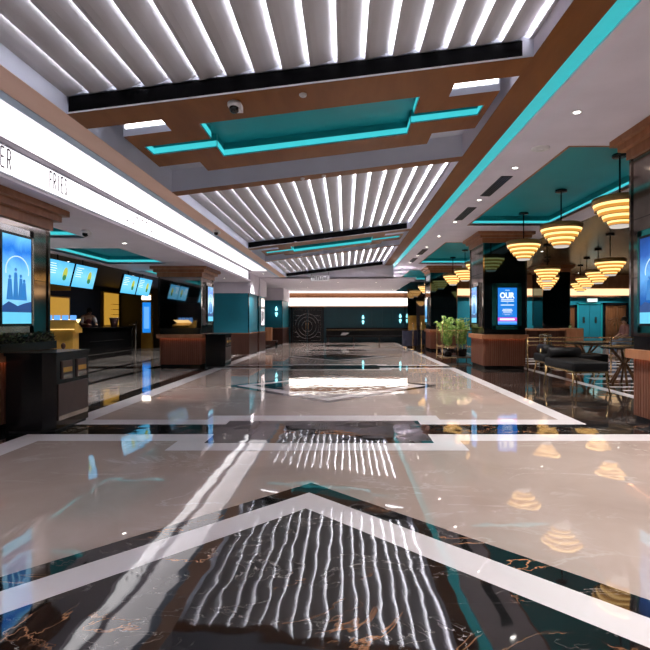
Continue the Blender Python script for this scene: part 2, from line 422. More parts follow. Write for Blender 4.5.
def long_beams():
    mb=MB(); y0,y1=-6,20.6
    # right beam: wood underside, grey inner side
    mb.box(XR,1.95,y0,y1,HR-.003,HR+.5,0)
    zt=lambda x:tilt(x)
    mb.face([(XR-.003,y0,tilt(XR)),(XR-.003,y1,tilt(XR)),(XR-.003,y1,tilt(XR)+.6),(XR-.003,y0,tilt(XR)+.6)],1)
    tag(mb.build('trim_right_beam',[M['wood_beam'],M['plaster']]),kind='structure')
    t=MB(); t.face([(1.95,y0,HR+.02),(1.95,29.4,HR+.02),(2.13,29.4,HR+.02),(2.13,y0,HR+.02)],0)
    tag(t.build('trim_teal_light_channel',M['led_teal_soft']),kind='structure')
    l=MB(); zb=tilt(XL)
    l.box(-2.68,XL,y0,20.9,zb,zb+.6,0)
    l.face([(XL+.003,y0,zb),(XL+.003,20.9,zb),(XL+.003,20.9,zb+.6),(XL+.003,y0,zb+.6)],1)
    tag(l.build('trim_left_beam',[M['wood_lit'],M['plaster_blue']]),kind='structure')
    b=MB(); b.box(-2.785,-2.68,y0,26.4,zb-.006,zb+.6,0)
    tag(b.build('trim_blue_grey_edge',pbr('slate_blue_trim',(.44,.56,.72),.5)),kind='structure')
    b=MB(); b.box(-3.45,-3.35,y0,18.0,zb-.018,zb+.3,0)
    tag(b.build('trim_grey_divider',pbr('mauve_grey_trim',(.20,.17,.21),.6)),kind='structure')
    # ceiling behind the camera
    c=MB(); c.face([(XL,-6,tilt(XL)+.05),(XL,-.86,tilt(XL)+.05),(XR,-.86,tilt(XR)+.05),(XR,-6,tilt(XR)+.05)])
    c.face([(XL,-.86,tilt(XL)),(XR,-.86,tilt(XR)),(XR,-.86,tilt(XR)+.4),(XL,-.86,tilt(XL)+.4)])
    tag(c.build('ceiling_front',M['plaster']),kind='structure')
long_beams()
ZB=tilt(XL)
# white soffit beside the left beam, its light added as glow, and the sign lightbox
mb=MB(); mb.box(-3.35,-2.785,-5.9,18.0,ZB,ZB+.05)
lp=tag(mb.build('white_soffit',M['white_glow']),'long white soffit above the food counter sign, its lit look added as glow','ceiling light')
mb=MB(); mb.box(-3.52,-3.45,-5.9,17.8,2.745,ZB-.014,0)
sign=tag(mb.build('menu_fascia_sign',[M['sign_light']]),'long white backlit sign over the food counter with BURGER and FRIES in thin letters','sign')
fr=MB(); fr.box(-3.455,-3.44,-5.9,17.8,2.735,2.752); fr.box(-3.455,-3.44,-5.9,17.8,ZB-.03,ZB-.02); fr.box(-3.455,-3.445,-5.9,17.8,2.985,2.988)
fr.build('rim',M['plaster_blue'],sign)
SR=(PI/2,0,PI/2)
def sign_word(word,y0,dy,h,zc):
    mbw=MB(); w=dy*.58; X=-3.447; z0=zc-h/2; z1=zc+h/2; zm=zc; s=.010
    def seg(a,b):
        (ya,za),(yb,zb_)=a,b; L=math.hypot(yb-ya,zb_-za); 
        if L<1e-6: return
        ny_,nz_=-(zb_-za)/L*s,(yb-ya)/L*s
        mbw.face([(X,ya-ny_,za-nz_),(X,yb-ny_,zb_-nz_),(X,yb+ny_,zb_+nz_),(X,ya+ny_,za+nz_)])
    G={'B':[(0,0,0,1),(0,1,.8,1),(.8,1,1,.78),(1,.78,.7,.52),(0,.52,.7,.52),(.7,.52,1,.26),(1,.26,.8,0),(.8,0,0,0)],
       'U':[(0,1,0,.15),(0,.15,.3,0),(.3,0,.7,0),(.7,0,1,.15),(1,.15,1,1)],
       'R':[(0,0,0,1),(0,1,.7,1),(.7,1,1,.78),(1,.78,.7,.5),(.7,.5,0,.5),(.4,.5,1,0)],
       'G':[(1,.85,.7,1),(.7,1,.3,1),(.3,1,0,.8),(0,.8,0,.2),(0,.2,.3,0),(.3,0,.7,0),(.7,0,1,.2),(1,.2,1,.5),(1,.5,.5,.5)],
       'E':[(1,1,0,1),(0,1,0,0),(0,0,1,0),(0,.52,.8,.52)],
       'F':[(1,1,0,1),(0,1,0,0),(0,.52,.8,.52)],
       'I':[(.5,0,.5,1)],
       'S':[(1,.85,.7,1),(.7,1,.3,1),(.3,1,0,.78),(0,.78,1,.28),(1,.28,.7,0),(.7,0,.3,0),(.3,0,0,.15)]}
    for k,ch in enumerate(word):
        for (u0,v0,u1,v1) in G[ch]:
            seg((y0+k*dy+u0*w,z0+v0*h),(y0+k*dy+u1*w,z0+v1*h))
    mbw.build('lettering',M['ink'],sign,label='thin grey letters reading '+word)
sign_word('BURGER',4.62,.097,.20,2.905)
sign_word('FRIES',5.84,.078,.19,2.905)
sm=MB()
for (ya,yb,zz,th) in ((6.72,7.25,2.99,.004),(6.72,7.2,2.935,.004),(6.72,7.28,2.88,.004),(6.85,7.2,2.825,.004)):
    sm.box(-3.449,-3.446,ya,yb,zz-th,zz+th)
for k in range(16):
    y=7.9+k*.2+random.uniform(-.05,.05); zz=random.choice((2.84,2.9,2.96)); sm.box(-3.449,-3.446,y,y+.07,zz-.012,zz+.012)
sm.build('small_print',M['ink_pale'],sign,label='rows of faint grey small print')

# lower ceiling over the concession (with teal coffers) and the flat ceiling on the right
def flat_ceiling(name,x0,x1,y0,y1,z,holes,mat,depth=.24,lid=None,hollow=True):
    xs=sorted({x0,x1,*[h[0] for h in holes],*[h[1] for h in holes]}); ys=sorted({y0,y1,*[h[2] for h in holes],*[h[3] for h in holes]})
    ih=lambda x,y: any(h[0]<x<h[1] and h[2]<y<h[3] for h in holes)
    mb=MB(); grid_solid(mb,xs,ys,lambda x,y:not ih(x,y),lambda x:z,lambda x:z+.05,0,0,0)
    o=tag(mb.build(name,mat),kind='structure')
    if holes:
        t=MB(); led=MB(); lip=MB()
        for (a,b,c,d) in holes:
            Z=z+depth; e=.03   # the recess runs back over the lip
            t.face([(a-e,c-e,Z),(a-e,d+e,Z),(b+e,d+e,Z),(b+e,c-e,Z)])
            for p,q in (((a-e,c-e),(b+e,c-e)),((b+e,c-e),(b+e,d+e)),((b+e,d+e),(a-e,d+e)),((a-e,d+e),(a-e,c-e))):
                t.face([(*p,z+.05),(*q,z+.05),(*q,Z),(*p,Z)])
                led.face([(p[0]*.999+.001*(a+b)/2,p[1]*.999+.001*(c+d)/2,z+.02),(q[0]*.999+.001*(a+b)/2,q[1]*.999+.001*(c+d)/2,z+.02),(q[0]*.999+.001*(a+b)/2,q[1]*.999+.001*(c+d)/2,z+.11),(p[0]*.999+.001*(a+b)/2,p[1]*.999+.001*(c+d)/2,z+.11)])
            w=.035
            lip.box(a-w,b+w,c-w,c,z-.006,z+.03); lip.box(a-w,b+w,d,d+w,z-.006,z+.03); lip.box(a-w,a,c,d,z-.006,z+.03); lip.box(b,b+w,c,d,z-.006,z+.03)
        t.build('teal_recess',M['teal_ceiling'],o,label='teal painted recess')
        led.build('teal_light_strip',M['led_teal'],o,label='glowing teal light strip')
        if lid: lip.build('recess_rim',lid,o,label='narrow wood rim round the teal recess')
    return o
P=8.05
flat_ceiling('ceiling_right',2.13,5.45,-6,29.5,HR,[(2.97,4.87,6.6+P*k,12.0+P*k) for k in (-1,0,1,2)],M['plaster'],.22,M['wood_cap'])
flat_ceiling('ceiling_lounge',5.45,14.3,-6,25.0,HR,[],M['wood_ceiling'])
flat_ceiling('ceiling_left',-6.3,-3.45,-6,18.6,ZL,[(-6.0,-4.5,y,y+d) for y,d in ((2.4,2.2),(6.1,2.6),(9.95,2.75),(14.4,1.7))],M['plaster'],.2,M['plaster'])
flat_ceiling('ceiling_concession',-11,-6.3,-6,29.5,ZL+.1,[],M['dark_grey'])
# low ceiling before the back wall and its fascia
mb=MB(); mb.box(-4.6,2.95,20.6,29.5,3.0,3.06,0); mb.box(-2.7,2.0,20.6,20.66,3.0,4.1,0); mb.box(-4.9,-2.785,18.02,29.5,3.05,3.3,0)
tag(mb.build('ceiling_back',M['plaster']),kind='structure')

# ------------------------------------------------------------------ pillars
SC=[]
def pillar(x0,x1,y0,y1,ztop,fmat,smat,capmat,label):
    cx,cy=(x0+x1)/2,(y0+y1)/2; w,d=(x1-x0)/2,(y1-y0)/2
    o=empty('pillar',(cx,cy,0),0,kind='structure',label=label)
    mb=MB(); mb.box(-w+.04,w-.04,-d+.04,d-.04,0,.09); mb.build('plinth',M['black'],o)
    s=MB(); s.box(-w+.03,w-.03,-d+.03,d-.03,.09,.80)
    n=int(2*w/.055)
    for k in range(n):
        x=-w+.03+(k+.5)*(2*w-.06)/n
        s.box(x-.017,x+.017,-d+.005,-d+.031,.09,.79); s.box(x-.017,x+.017,d-.031,d-.005,.09,.79)
    n=int(2*d/.055)
    for k in range(n):
        y=-d+.03+(k+.5)*(2*d-.06)/n
        s.box(-w+.005,-w+.031,y-.017,y+.017,.09,.79); s.box(w-.031,w-.005,y-.017,y+.017,.09,.79)
    s.build('slatted_base',M['wood_slat'],o,label='reddish vertical wood slats')
    l=MB(); l.box(-w-.05,w+.05,-d-.05,d+.05,.815,.90); l.box(-w-.05,w+.05,-d-.05,-d-.042,.79,.815); l.box(-w-.05,w+.05,d+.042,d+.05,.79,.815); l.box(-w-.05,-w-.042,-d-.05,d+.05,.79,.815); l.box(w+.042,w+.05,-d-.05,d+.05,.79,.815); l.build('ledge',M['wood_cap'],o)
    e=MB()
    for (a,b,c,dd) in ((-w-.03,w+.03,-d-.035,-d-.015),(-w-.03,w+.03,d+.015,d+.035),(-w-.035,-w-.015,-d,d),(w+.015,w+.035,-d,d)): e.box(a,b,c,dd,.803,.814)
    e.build('under_ledge_light',M['warm_led'],o,label='warm light strip under the ledge')
    k=MB(); k.box(-w+.02,w-.02,-d+.02,d-.02,.90,1.06); k.build('black_band',M['black'],o)
    zc=ztop-.28
    b=MB()
    f=[((-w,-d),(w,-d),0),((w,-d),(w,d),1),((w,d),(-w,d),0),((-w,d),(-w,-d),1)]
    for p,q,m in f:
        zs=[1.06,1.78,2.5,zc] if zc>2.9 else [1.06,1.75,zc]
        for i in range(len(zs)-1):
            g=.004
            ux,uy=(q[0]-p[0]),(q[1]-p[1]); L=math.hypot(ux,uy); ux/=L; uy/=L
            b.face([(p[0]+ux*g,p[1]+uy*g,zs[i]+g),(q[0]-ux*g,q[1]-uy*g,zs[i]+g),(q[0]-ux*g,q[1]-uy*g,zs[i+1]-g),(p[0]+ux*g,p[1]+uy*g,zs[i+1]-g)],m)
    b.build('glass_cladding',[fmat,smat],o,label='dark mirror glass panels')
    c=MB(); c.box(-w+.006,w-.006,-d+.006,d-.006,1.06,ztop); c.build('core',M['black'],o)
    st=MB()
    for sx in (-1,1):
        for sy in (-1,1): st.box(sx*w-.018,sx*w+.018,sy*d-.018,sy*d+.018,1.06,zc)
    st.build('corner_trim',M['mirror_bronze'],o,label='bronze corner strips')
    cap=MB(); A=.075
    cap.box(-w-A*.55,w+A*.55,-d-A*.55,d+A*.55,zc,zc+.12); cap.box(-w-A*1.5,w+A*1.5,-d-A*1.5,d+A*1.5,zc+.12,zc+.20); cap.box(-w-A*2.4,w+A*2.4,-d-A*2.4,d+A*2.4,zc+.20,ztop-.004)
    cap.build('capital',capmat,o,label='stepped wooden capital')
    return o
RX0,RX1=3.58,4.68
for k,l in ((0,'nearest of the slatted pillars along the lounge, cut by the frame, with a blue screen on its side'),(1,'slatted pillar beside the black daybeds with a blue screen reading OUR on its front'),(2,'slatted pillar behind the palm stand, farther along the lounge')):
    pillar(RX0,RX1,4.92+8*k,6.25+8*k,HR,M['mirror_teal'],M['mirror_bronze'],M['wood_cap'],l)
pillar(-4.95,-3.83,5.1,6.45,ZL,M['mirror_black'],M['mirror_bronze'],M['wood_cap'],'pillar at the front of the food counter with a blue poster screen, behind the near black bin')
pillar(-4.95,-3.83,13.3,14.5,ZL,M['mirror_black'],M['mirror_bronze'],M['wood_cap'],'black mirrored pillar on a slatted base, reflecting the menu screens, by the far black bin')
for (x,y,l) in ((8.15,20.6,'dark teal glazed pillar deep in the lounge behind the gold rail'),(8.6,12.6,'dark glazed pillar of the lounge hidden mostly behind the near pillar')):
    pillar(x,x+1.1,y,y+1.1,HR,M['mirror_teal'],M['mirror_teal'],M['wood_cap'],l)

# ------------------------------------------------------------------ screens
def frame_mb(w,h,t,d,m=0):
    mb=MB(); mb.box(-w/2,w/2,-.0,d,-h/2,h/2,m)
    for a,b,c,e in ((-w/2,-w/2+t,-h/2,h/2),(w/2-t,w/2,-h/2,h/2),(-w/2,w/2,-h/2,-h/2+t),(-w/2,w/2,h/2-t,h/2)): mb.box(a,b,-.012,0,c,e,m)
    return mb
def poster_screen(loc,rz,label,w=.62,h=1.05,framemat='silver',deep=False):
    o=tag(empty('poster_screen',loc,rz),label,'digital poster')
    outer=frame_mb(w+.22,h+.22,.08,.03); outer.build('surround',M[framemat],o)
    b=MB(); b.box(-w/2-.03,w/2+.03,-.045,-.002,-h/2-.03,h/2+.03); b.build('bezel',M['black'],o)
    s=MB(); s.face([(-w/2,-.047,-h/2),(w/2,-.047,-h/2),(w/2,-.047,h/2),(-w/2,-.047,h/2)]); sc=s.build('display',M['poster_deep' if deep else 'poster'],o)
    f=MB(); f.box(-w/2,w/2,-.05,-.0475,-h/2,-h/2+.13); f.build('footer_strip',M['poster_base'],sc,label='pale cyan footer strip')
    g=MB(); g.box(-w/2,w/2,-.0495,-.0475,-h/2+.13,-h/2+.2)
    g.prism([(-w/2,0),(-w/2+.1,.05),(-.05,.02),(0,0)],.0475,.0495,M=Matrix(((1,0,0,0),(0,0,-1,0),(0,1,0,-h/2+.2),(0,0,0,1))))
    g.prism([(.0,0),(.1,.03),(w/2,.06),(w/2,0)],.0475,.0495,M=Matrix(((1,0,0,0),(0,0,-1,0),(0,1,0,-h/2+.2),(0,0,0,1))))
    g.build('dark_shore',M['poster_dark'],sc)
    fg=MB()
    for (x,hh,ww) in ((-.13,.30,.035),(-.03,.40,.03),(.06,.32,.03),(.12,.26,.03)):
        zb=-.23
        fg.prism([(x-ww*1.6,zb),(x+ww*1.6,zb),(x+ww,zb+hh*.55),(x+ww*.8,zb+hh*.78),(x-ww*.8,zb+hh*.78),(x-ww,zb+hh*.55)],.0475,.0492,M=Matrix(((1,0,0,0),(0,0,-1,0),(0,1,0,0),(0,0,0,1))))
        fg.lathe([(.022,-.0008),(.022,.0008)],(0,0,0),10,M=Matrix.Translation((x,-.0483,zb+hh*.86))@Matrix.Rotation(PI/2,4,'X'))
    fg.build('figures',M['poster_mid'],sc,label='blue silhouettes of riders')
    r=MB(); r.tube([(.0+.20*math.cos(a),-.0485,.10+.17*math.sin(a)) for a in [PI*k/14 for k in range(-1,16)]],.007,6); r.build('halo',M['poster_white'],sc)
    return o
def blue_ad(loc,rz,label,w=.49,h=.95):
    o=tag(empty('advert_screen',loc,rz),label,'digital poster')
    frame_mb(w+.26,h+.24,.10,.03).build('surround',M['glass_teal'],o)
    b=MB(); b.box(-w/2-.02,w/2+.02,-.045,-.002,-h/2-.02,h/2+.02); b.build('bezel',M['black'],o)
    s=MB(); s.face([(-w/2,-.047,-h/2),(w/2,-.047,-h/2),(w/2,-.047,h/2),(-w/2,-.047,h/2)]); sc=s.build('display',M['blue_ad'],o)
    text('headline','OUR',.20,M['ad_white'],sc,(-.01,-.048,.27),(PI/2,0,0),.86,.001,bold=.008)
    t=MB()
    for (z,ww,th) in ((.17,.32,.018),(.13,.34,.022),(.085,.03,.02),(.03,.34,.022),(-.08,.24,.018),(-.115,.28,.018),(-.15,.22,.018),(-.2,.26,.006),(-.22,.14,.006),(.41,.12,.014)):
        k=int(ww/.022); 
        for i in range(max(k,1)): 
            xx=-ww/2+(i+.5)*ww/max(k,1); t.box(xx-.0095,xx+.0095,-.0485,-.0475,z-th/2,z+th/2)
    t.build('small_print',M['ad_white'],sc,label='rows of small white print')
    mg=MB(); mg.box(-w/2,w/2,-.0485,-.0475,-.385,-.29); mg.build('magenta_bar',M['ad_magenta'],sc,label='magenta bar')
    mw=MB(); mw.box(-w/2+.05,w/2-.06,-.0492,-.0486,-.36,-.315); mw.build('bar_text',M['ad_white'],sc)
    mp=MB(); mp.box(-w/2,w/2,-.0485,-.0475,-.44,-.39); mp.build('pale_bar',M['ad_pale'],sc)
    return o
# faces: default faces -Y; rz=+90deg faces +X ; rz=-90deg faces -X
poster_screen((-3.795,5.72,1.72),PI/2,'tall blue poster screen with riders on the pillar behind the near black bin',.50,1.0)
poster_screen((-3.795,13.95,1.72),PI/2,'narrow blue poster screen on the hall side of the black mirrored pillar',.5,.95)
poster_screen((3.545,5.62,1.72),-PI/2,'blue poster screen at the edge of the frame on the nearest lounge pillar',.62,1.0,'glass_teal',True)
poster_screen((3.545,13.55,1.68),-PI/2,'thin sliver of blue screen on the hall side of the pillar with the OUR screen',.5,.95)
blue_ad((4.17,12.885,1.63),0,'blue screen reading OUR with a magenta bar on the pillar front')
poster_screen((3.545,21.6,1.68),-PI/2,'small blue poster screen on the farthest lounge pillar behind the palms',.5,.95)

# menu screens: leaning forward, along the edge of the concession soffit
def menu_screen(y,label,flip=False):
    o=tag(empty('menu_screen',(-6.22,y,2.30),PI/2),label,'menu screen','menu screens over the food counter')
    Lm=Matrix.Rotation(math.radians(14),4,'X')
    w,h=1.0,.55
    b=MB(); b.box(-w/2,w/2,0,.05,-h/2,h/2,M=Lm); b.build('bezel',M['black'],o)
    s=MB(); s.face([tuple(Lm@Vector(p)) for p in ((-w/2+.012,-.003,-h/2+.012),(w/2-.012,-.003,-h/2+.012),(w/2-.012,-.003,h/2-.012),(-w/2+.012,-.003,h/2-.012))]); sc=s.build('display',M['menu'],o)
    X=.2
    R=lambda x,z: Lm@Matrix.Translation((x,-.006,z))@Matrix.Rotation(PI/2,4,'X')
    f=MB(); f.lathe([(.0,.0),(.085,.0),(.085,.003)],n=18,M=R(X,.0)@Matrix.Diagonal((1,1.7,1,1))); f.build('food_picture',M['food_yellow'],sc,label='yellow and green food picture')
    g=MB(); g.lathe([(.0,.0),(.07,.0),(.07,.003)],n=18,M=Lm@Matrix.Translation((X,-.009,-.09))@Matrix.Rotation(PI/2,4,'X')@Matrix.Diagonal((1,.9,1,1))); g.build('food_base',M['food_green'],sc)
    t=MB()
    for k in range(5):
        z=.18-k*.05; t.box(-.42,-.42+random.uniform(.2,.36),-.006,-.0045,z,z+.012,M=Lm)
    t.build('menu_lines',M['ad_white'],sc,label='white menu lines')
    h_=MB(); h_.tube([(0,.03,.1),(0,.05,.44)],.015,8); h_.build('hanger',M['black_matte'],o)
    return o
for y,l in ((3.72,'menu screen nearest the entrance end of the food counter row'),(4.75,'menu screen second from the entrance end of the food counter row'),(7.4,'menu screen behind the poster pillar, first of its pair'),(8.43,'menu screen behind the poster pillar, second of its pair'),
            (10.9,'blue menu screen right beside the poster pillar, leftmost in view'),(11.95,'blue menu screen second from the poster pillar, under the larger teal recess'),(14.45,'blue menu screen third from the poster pillar, smaller'),(15.5,'blue menu screen fourth from the poster pillar, next to the mirrored pillar')):
    menu_screen(y,l)

# ------------------------------------------------------------------ black bins beside the two left pillars
def bin_(y,label,detail=True):
    o=tag(empty('recycling_bin',(-3.50,y,0)),label,'bin','black bins beside the food counter pillars')
    # local x -.25..+.25 , y 0..0.8, hall side is +x
    b=MB(); b.prism([(-.25,0),(.15,0),(.25,.10),(.25,.80),(-.25,.80)],.03,.86); b.build('cabinet',M['black'],o)
    p=MB(); p.prism([(-.23,.02),(.14,.02),(.23,.11),(.23,.78),(-.23,.78)],0,.03); p.build('plinth',M['black_matte'],o)
    t=MB(); t.prism([(-.265,-.015),(.157,-.015),(.265,.092),(.265,.815),(-.265,.815)],.86,.895); t.build('top_slab',M['black'],o)
    d=MB(); d.box(.25,.262,.13,.77,.12,.53); dd=d.build('door',M['brown_panel'],o,label='brown lower door')
    d2=MB(); d2.box(.262,.266,.13,.77,.12,.17); d2.build('kick_strip',M['silver'],dd,label='pale strip along the door bottom')
    for ya in (.2,.52):
        f=MB(); f.box(.25,.268,ya,ya+.2,.58,.79); ff=f.build('chute_flap',M['brown_panel'],o)
        g=MB(); g.box(.268,.272,ya+.01,ya+.19,.66,.715); g.build('flap_stripe',M['gold_panel'],ff,label='orange stripe')
        h=MB(); h.box(.268,.271,ya+.01,ya+.19,.59,.635); h.build('flap_plate',M['silver'],ff)
    return o
bin_(5.53,'near black recycling cabinet with brown flaps beside the poster pillar')
bin_(13.45,'far black recycling cabinet beside the mirrored pillar with slatted base')

# low planting on the ledge of the poster pillar
o=tag(empty('ledge_planter',(-3.80,5.78,.9)),'green and brown low planting on the ledge of the poster pillar','plant')
mb=MB(); mb.box(-.02,.10,-.66,.64,0,.10); mb.build('trough',M['black'],o)
mb=MB()
for k in range(420):
    y=random.uniform(-.64,.62); x=random.uniform(.0,.11); z=random.uniform(.08,.20); a=random.uniform(0,6.3); r=random.uniform(.015,.04)
    dx,dy=math.cos(a)*r,math.sin(a)*r
    mb.face([(x-dx,y-dy,z),(x+dy*.4,y-dx*.4,z+.01),(x+dx,y+dy,z+r),(x-dy*.4,y+dx*.4,z+.015)],k%2)
tag(mb.build('foliage',[M['moss'],M['soil']],o),kind='stuff')

# ------------------------------------------------------------------ concession
o=tag(empty('concession_counter',(-8.0,16.1,0)),'long black food counter with steel trim lines below the menu screens','counter')
mb=MB(); mb.box(-.6,-.03,-3.2,2.9,.12,1.0); mb.box(-.55,-.08,-3.15,2.85,0,.12); mb.build('body',M['black'],o)
mb=MB(); mb.box(-.65,.03,-3.25,2.95,1.0,1.05); mb.build('worktop',M['black'],o)
mb=MB(); mb.box(-.03,-.015,-2.6,-1.2,.62,.64); mb.box(-.03,-.015,-.4,2.0,.58,.60); mb.box(-.03,-.01,-3.2,2.9,.16,.18); mb.build('trim_line',M['silver'],o)
mb=MB(); mb.tube([(.03,2.9,0),(.05,2.95,1.25)],.025,8); mb.tube([(.03,2.9,1.12),(-.2,2.9,1.12)],.02,8); mb.build('end_post',M['silver'],o,label='steel post at the counter end')
# gold terminal with lit counter
o=tag(empty('ticket_kiosk',(-5.42,9.6,0),.25),'gold kiosk with a glowing sloped top of cards, behind the near black bin','kiosk')
mb=MB(); mb.box(-.10,.22,-.18,.25,0,1.02); mb.build('front_panel',M['gold_panel'],o)
mb=MB(); mb.box(-.34,-.10,-.16,.25,0,.98); mb.build('side_cabinet',M['black'],o)
mb=MB(); mb.prism([(-.22,1.02),(.26,1.02),(.26,1.10),(-.22,1.27)],-.34,.28,M=Matrix(((0,0,1,0),(1,0,0,0),(0,1,0,0),(0,0,0,1)))); mb.build('sloped_top',M['gold_panel'],o)
mb=MB()
mb.face([(-.32,-.235,1.09),(.26,-.235,1.09),(.26,.24,1.285),(-.32,.24,1.285)]); mb.build('glow_surface',M['kiosk_light'],o,label='glowing warm display surface')
mb=MB()
for k in range(4): mb.box(-.28+k*.14,-.18+k*.14,-.05,.0,1.2,1.36)
mb.build('cards',M['ad_pale'],o,label='blue and white cards')
mb=MB(); mb.box(-.34,-.2,-.24,-.17,1.0,1.12); mb.build('blue_corner',M['navy'],o)
mb=MB(); mb.lathe([(.05,-.004),(.05,.004)],n=16,M=Matrix.Translation((.06,-.185,.78))@Matrix.Rotation(PI/2,4,'X')@Matrix.Diagonal((.8,1.2,1,1))); mb.build('emblem',M['wood_dark'],o,label='round dark emblem')
for (y0,y1,z0,z1,l,rows) in ((18.35,19.8,1.2,2.2,'yellow lit panel behind the kiosk on the concession wall',0),(22.5,24.1,1.0,2.6,'yellow lit panel with shelves behind the far end of the counter',4)):
    o=tag(empty('backlit_panel',(-10.9,(y0+y1)/2,(z0+z1)/2)),l,'panel')
    w,h=(y1-y0)/2,(z1-z0)/2
    mb=MB(); mb.box(-.1,.02,-w,w,-h,h); mb.build('frame',M['gold_panel'],o)
    mb=MB(); mb.box(.02,.03,-w+.08,w-.08,-h+.06,h-.06); mb.build('lit_face',emit('amber_panel_%d'%rows,(.72,.38,.05),.55),o)
    if rows:
        for k in range(rows):
            mb=MB(); mb.box(.03,.14,-.1,w-.15,-h+.3+k*.24,-h+.32+k*.24); mb.build('shelf',M['gold'],o)
o=tag(empty('display_panel',(-6.9,12.0,2.10)),'small gold board under the nearest menu screens','panel')
mb=MB(); mb.box(-.3,.3,0,.04,-.12,.12); mb.build('board',M['gold_panel'],o)
mb=MB(); mb.tube([(0,.02,.12),(0,.02,.62)],.012,6); mb.build('hanger_rod',M['black_matte'],o)
# tall lit poster totem with gold foot beyond the counter
o=tag(empty('poster_totem',(-9.1,23.0,0)),'tall gold poster totem with white lit head and blue screen beyond the counter','totem')
mb=MB(); mb.box(-.24,.24,-.1,.1,0,2.5); mb.build('case',M['gold_panel'],o)
mb=MB(); mb.box(-.2,.2,-.115,-.1,2.22,2.42); mb.build('lit_head',M['band_light'],o,label='white lit head')
mb=MB(); mb.box(-.17,.2,-.115,-.1,.72,2.1); mb.build('screen',M['blue_ad'],o); 
mb=MB(); mb.box(-.1,.14,-.12,-.115,.9,1.9); mb.build('picture',M['ad_pale'],o)
# brown arch trim at the far end of the concession
mb=MB()
for k in range(13):
    a=PI/2*k/12
    if k: mb.face([(px_,24.0,pz_),(-8.75+.55*math.cos(a),24.0,2.15+.55*math.sin(a)),(-8.75+.75*math.cos(a),24.0,2.15+.65*math.sin(a)),(qx_,24.0,qz_)])
    px_,pz_=-8.75+.55*math.cos(a),2.15+.55*math.sin(a); qx_,qz_=-8.75+.75*math.cos(a),2.15+.65*math.sin(a)
mb.box(-8.2,-8.0,23.9,24.1,0,2.15); 
tag(mb.build('trim_brown_arch',M['wood_cap']),kind='structure')
wall('wall_concession_end',-11,-4.9,24.2,24.4,0,ZL+.1,M['dark_grey'])
wall('wall_concession_side',-4.9,-4.75,18.75,24.4,0,ZL+.3,M['dark_grey'])

# ------------------------------------------------------------------ teal block and alcove on the far left
def teal_block(name,x0,x1,y0,y1,dado=.77,top=2.29):
    o=empty(name,(0,0,0),0,kind='structure')
    mb=MB(); mb.box(x0,x1,y0,y1,0,dado); mb.build('wood_dado',M['wood_dark'],o)
    mb=MB(); mb.box(x0,x1+.015,y0-.015,y1,dado,dado+.035); mb.build('dado_rail',M['wood_cap'],o)
    mb=MB(); mb.box(x0,x1-.02,y0+.02,y1,dado+.035,top); mb.build('teal_panel',M['teal'],o)
    mb=MB(); mb.box(x0,x1+.05,y0-.05,y1+.02,top,3.05); mb.build('fascia',M['plaster'],o)
    mb=MB(); mb.box(x1-.04,x1-.01,y0+.0,y0+.03,dado,top); mb.build('corner_strip',M['mirror_bronze'],o)
    return o
teal_block('wall_teal_block',-4.9,-3.57,18.65,20.4)
teal_block('wall_teal_pier',-4.9,-3.55,20.7,22.3)
teal_block('wall_alcove',-4.9,-3.3,26.5,29.45,.85,2.35)
wall('wall_alcove_side',-4.95,-4.7,22.3,26.5,0,3.0,M['teal_dark'])
o=tag(empty('wall_poster',(-3.545,21.5,1.62),PI/2),'white lit poster on the teal pier of the far left wall','poster')
frame_mb(.9,1.2,.05,.03).build('frame',M['silver'],o)
mb=MB(); mb.box(-.4,.4,-.01,-.002,.25,.55); mb.box(-.4,.4,-.01,-.002,-.55,.15); mb.build('lit_sheet',M['white_glow'],o)
mb=MB(); 
for k in range(4): mb.box(-.3+k*.16,-.2+k*.16,-.014,-.01,-.45+.05*k,.05)
mb.build('picture',M['brown_panel'],o)
def sconce(loc,rz,label):
    o=tag(empty('wall_sconce',loc,rz),label,'sconce','teal glowing wall sconces')
    mb=MB(); mb.box(-.05,.05,-.05,0,-.04,.04); mb.build('bracket',M['black'],o)
    for s in (1,-1):
        mb=MB(); mb.lathe([(.02,.03),(.075,.09),(.055,.17),(.015,.27)],(0,-.09,0),12,M=Matrix.Diagonal((1,1,s,1))); mb.build('glass_shade',M['sconce_glow'],o)
    return o
sconce((-3.62,26.46,1.75),0,'glowing teal double sconce on the alcove wall at the far left')
sconce((1.06,29.48,1.33),0,'glowing teal double sconce in the middle of the back wall')
sconce((3.25,29.48,1.40),0,'glowing teal double sconce at the right end of the back wall')
o=tag(empty('wooden_podium',(-3.62,23.4,0)),'small brown wooden podium by the alcove on the far left','podium')
mb=MB(); mb.box(-.25,.2,-.2,.2,.34,.95); mb.build('cabinet',M['wood_cap'],o)
mb=MB(); mb.box(-.3,.45,-.25,.25,.26,.34); mb.build('shelf',M['wood_dark'],o)
for sx in (-.26,.41):
    for sy in (-.2,.2):
        mb=MB(); mb.box(sx-.025,sx+.025,sy-.025,sy+.025,0,.26); mb.build('leg',M['black'],o)

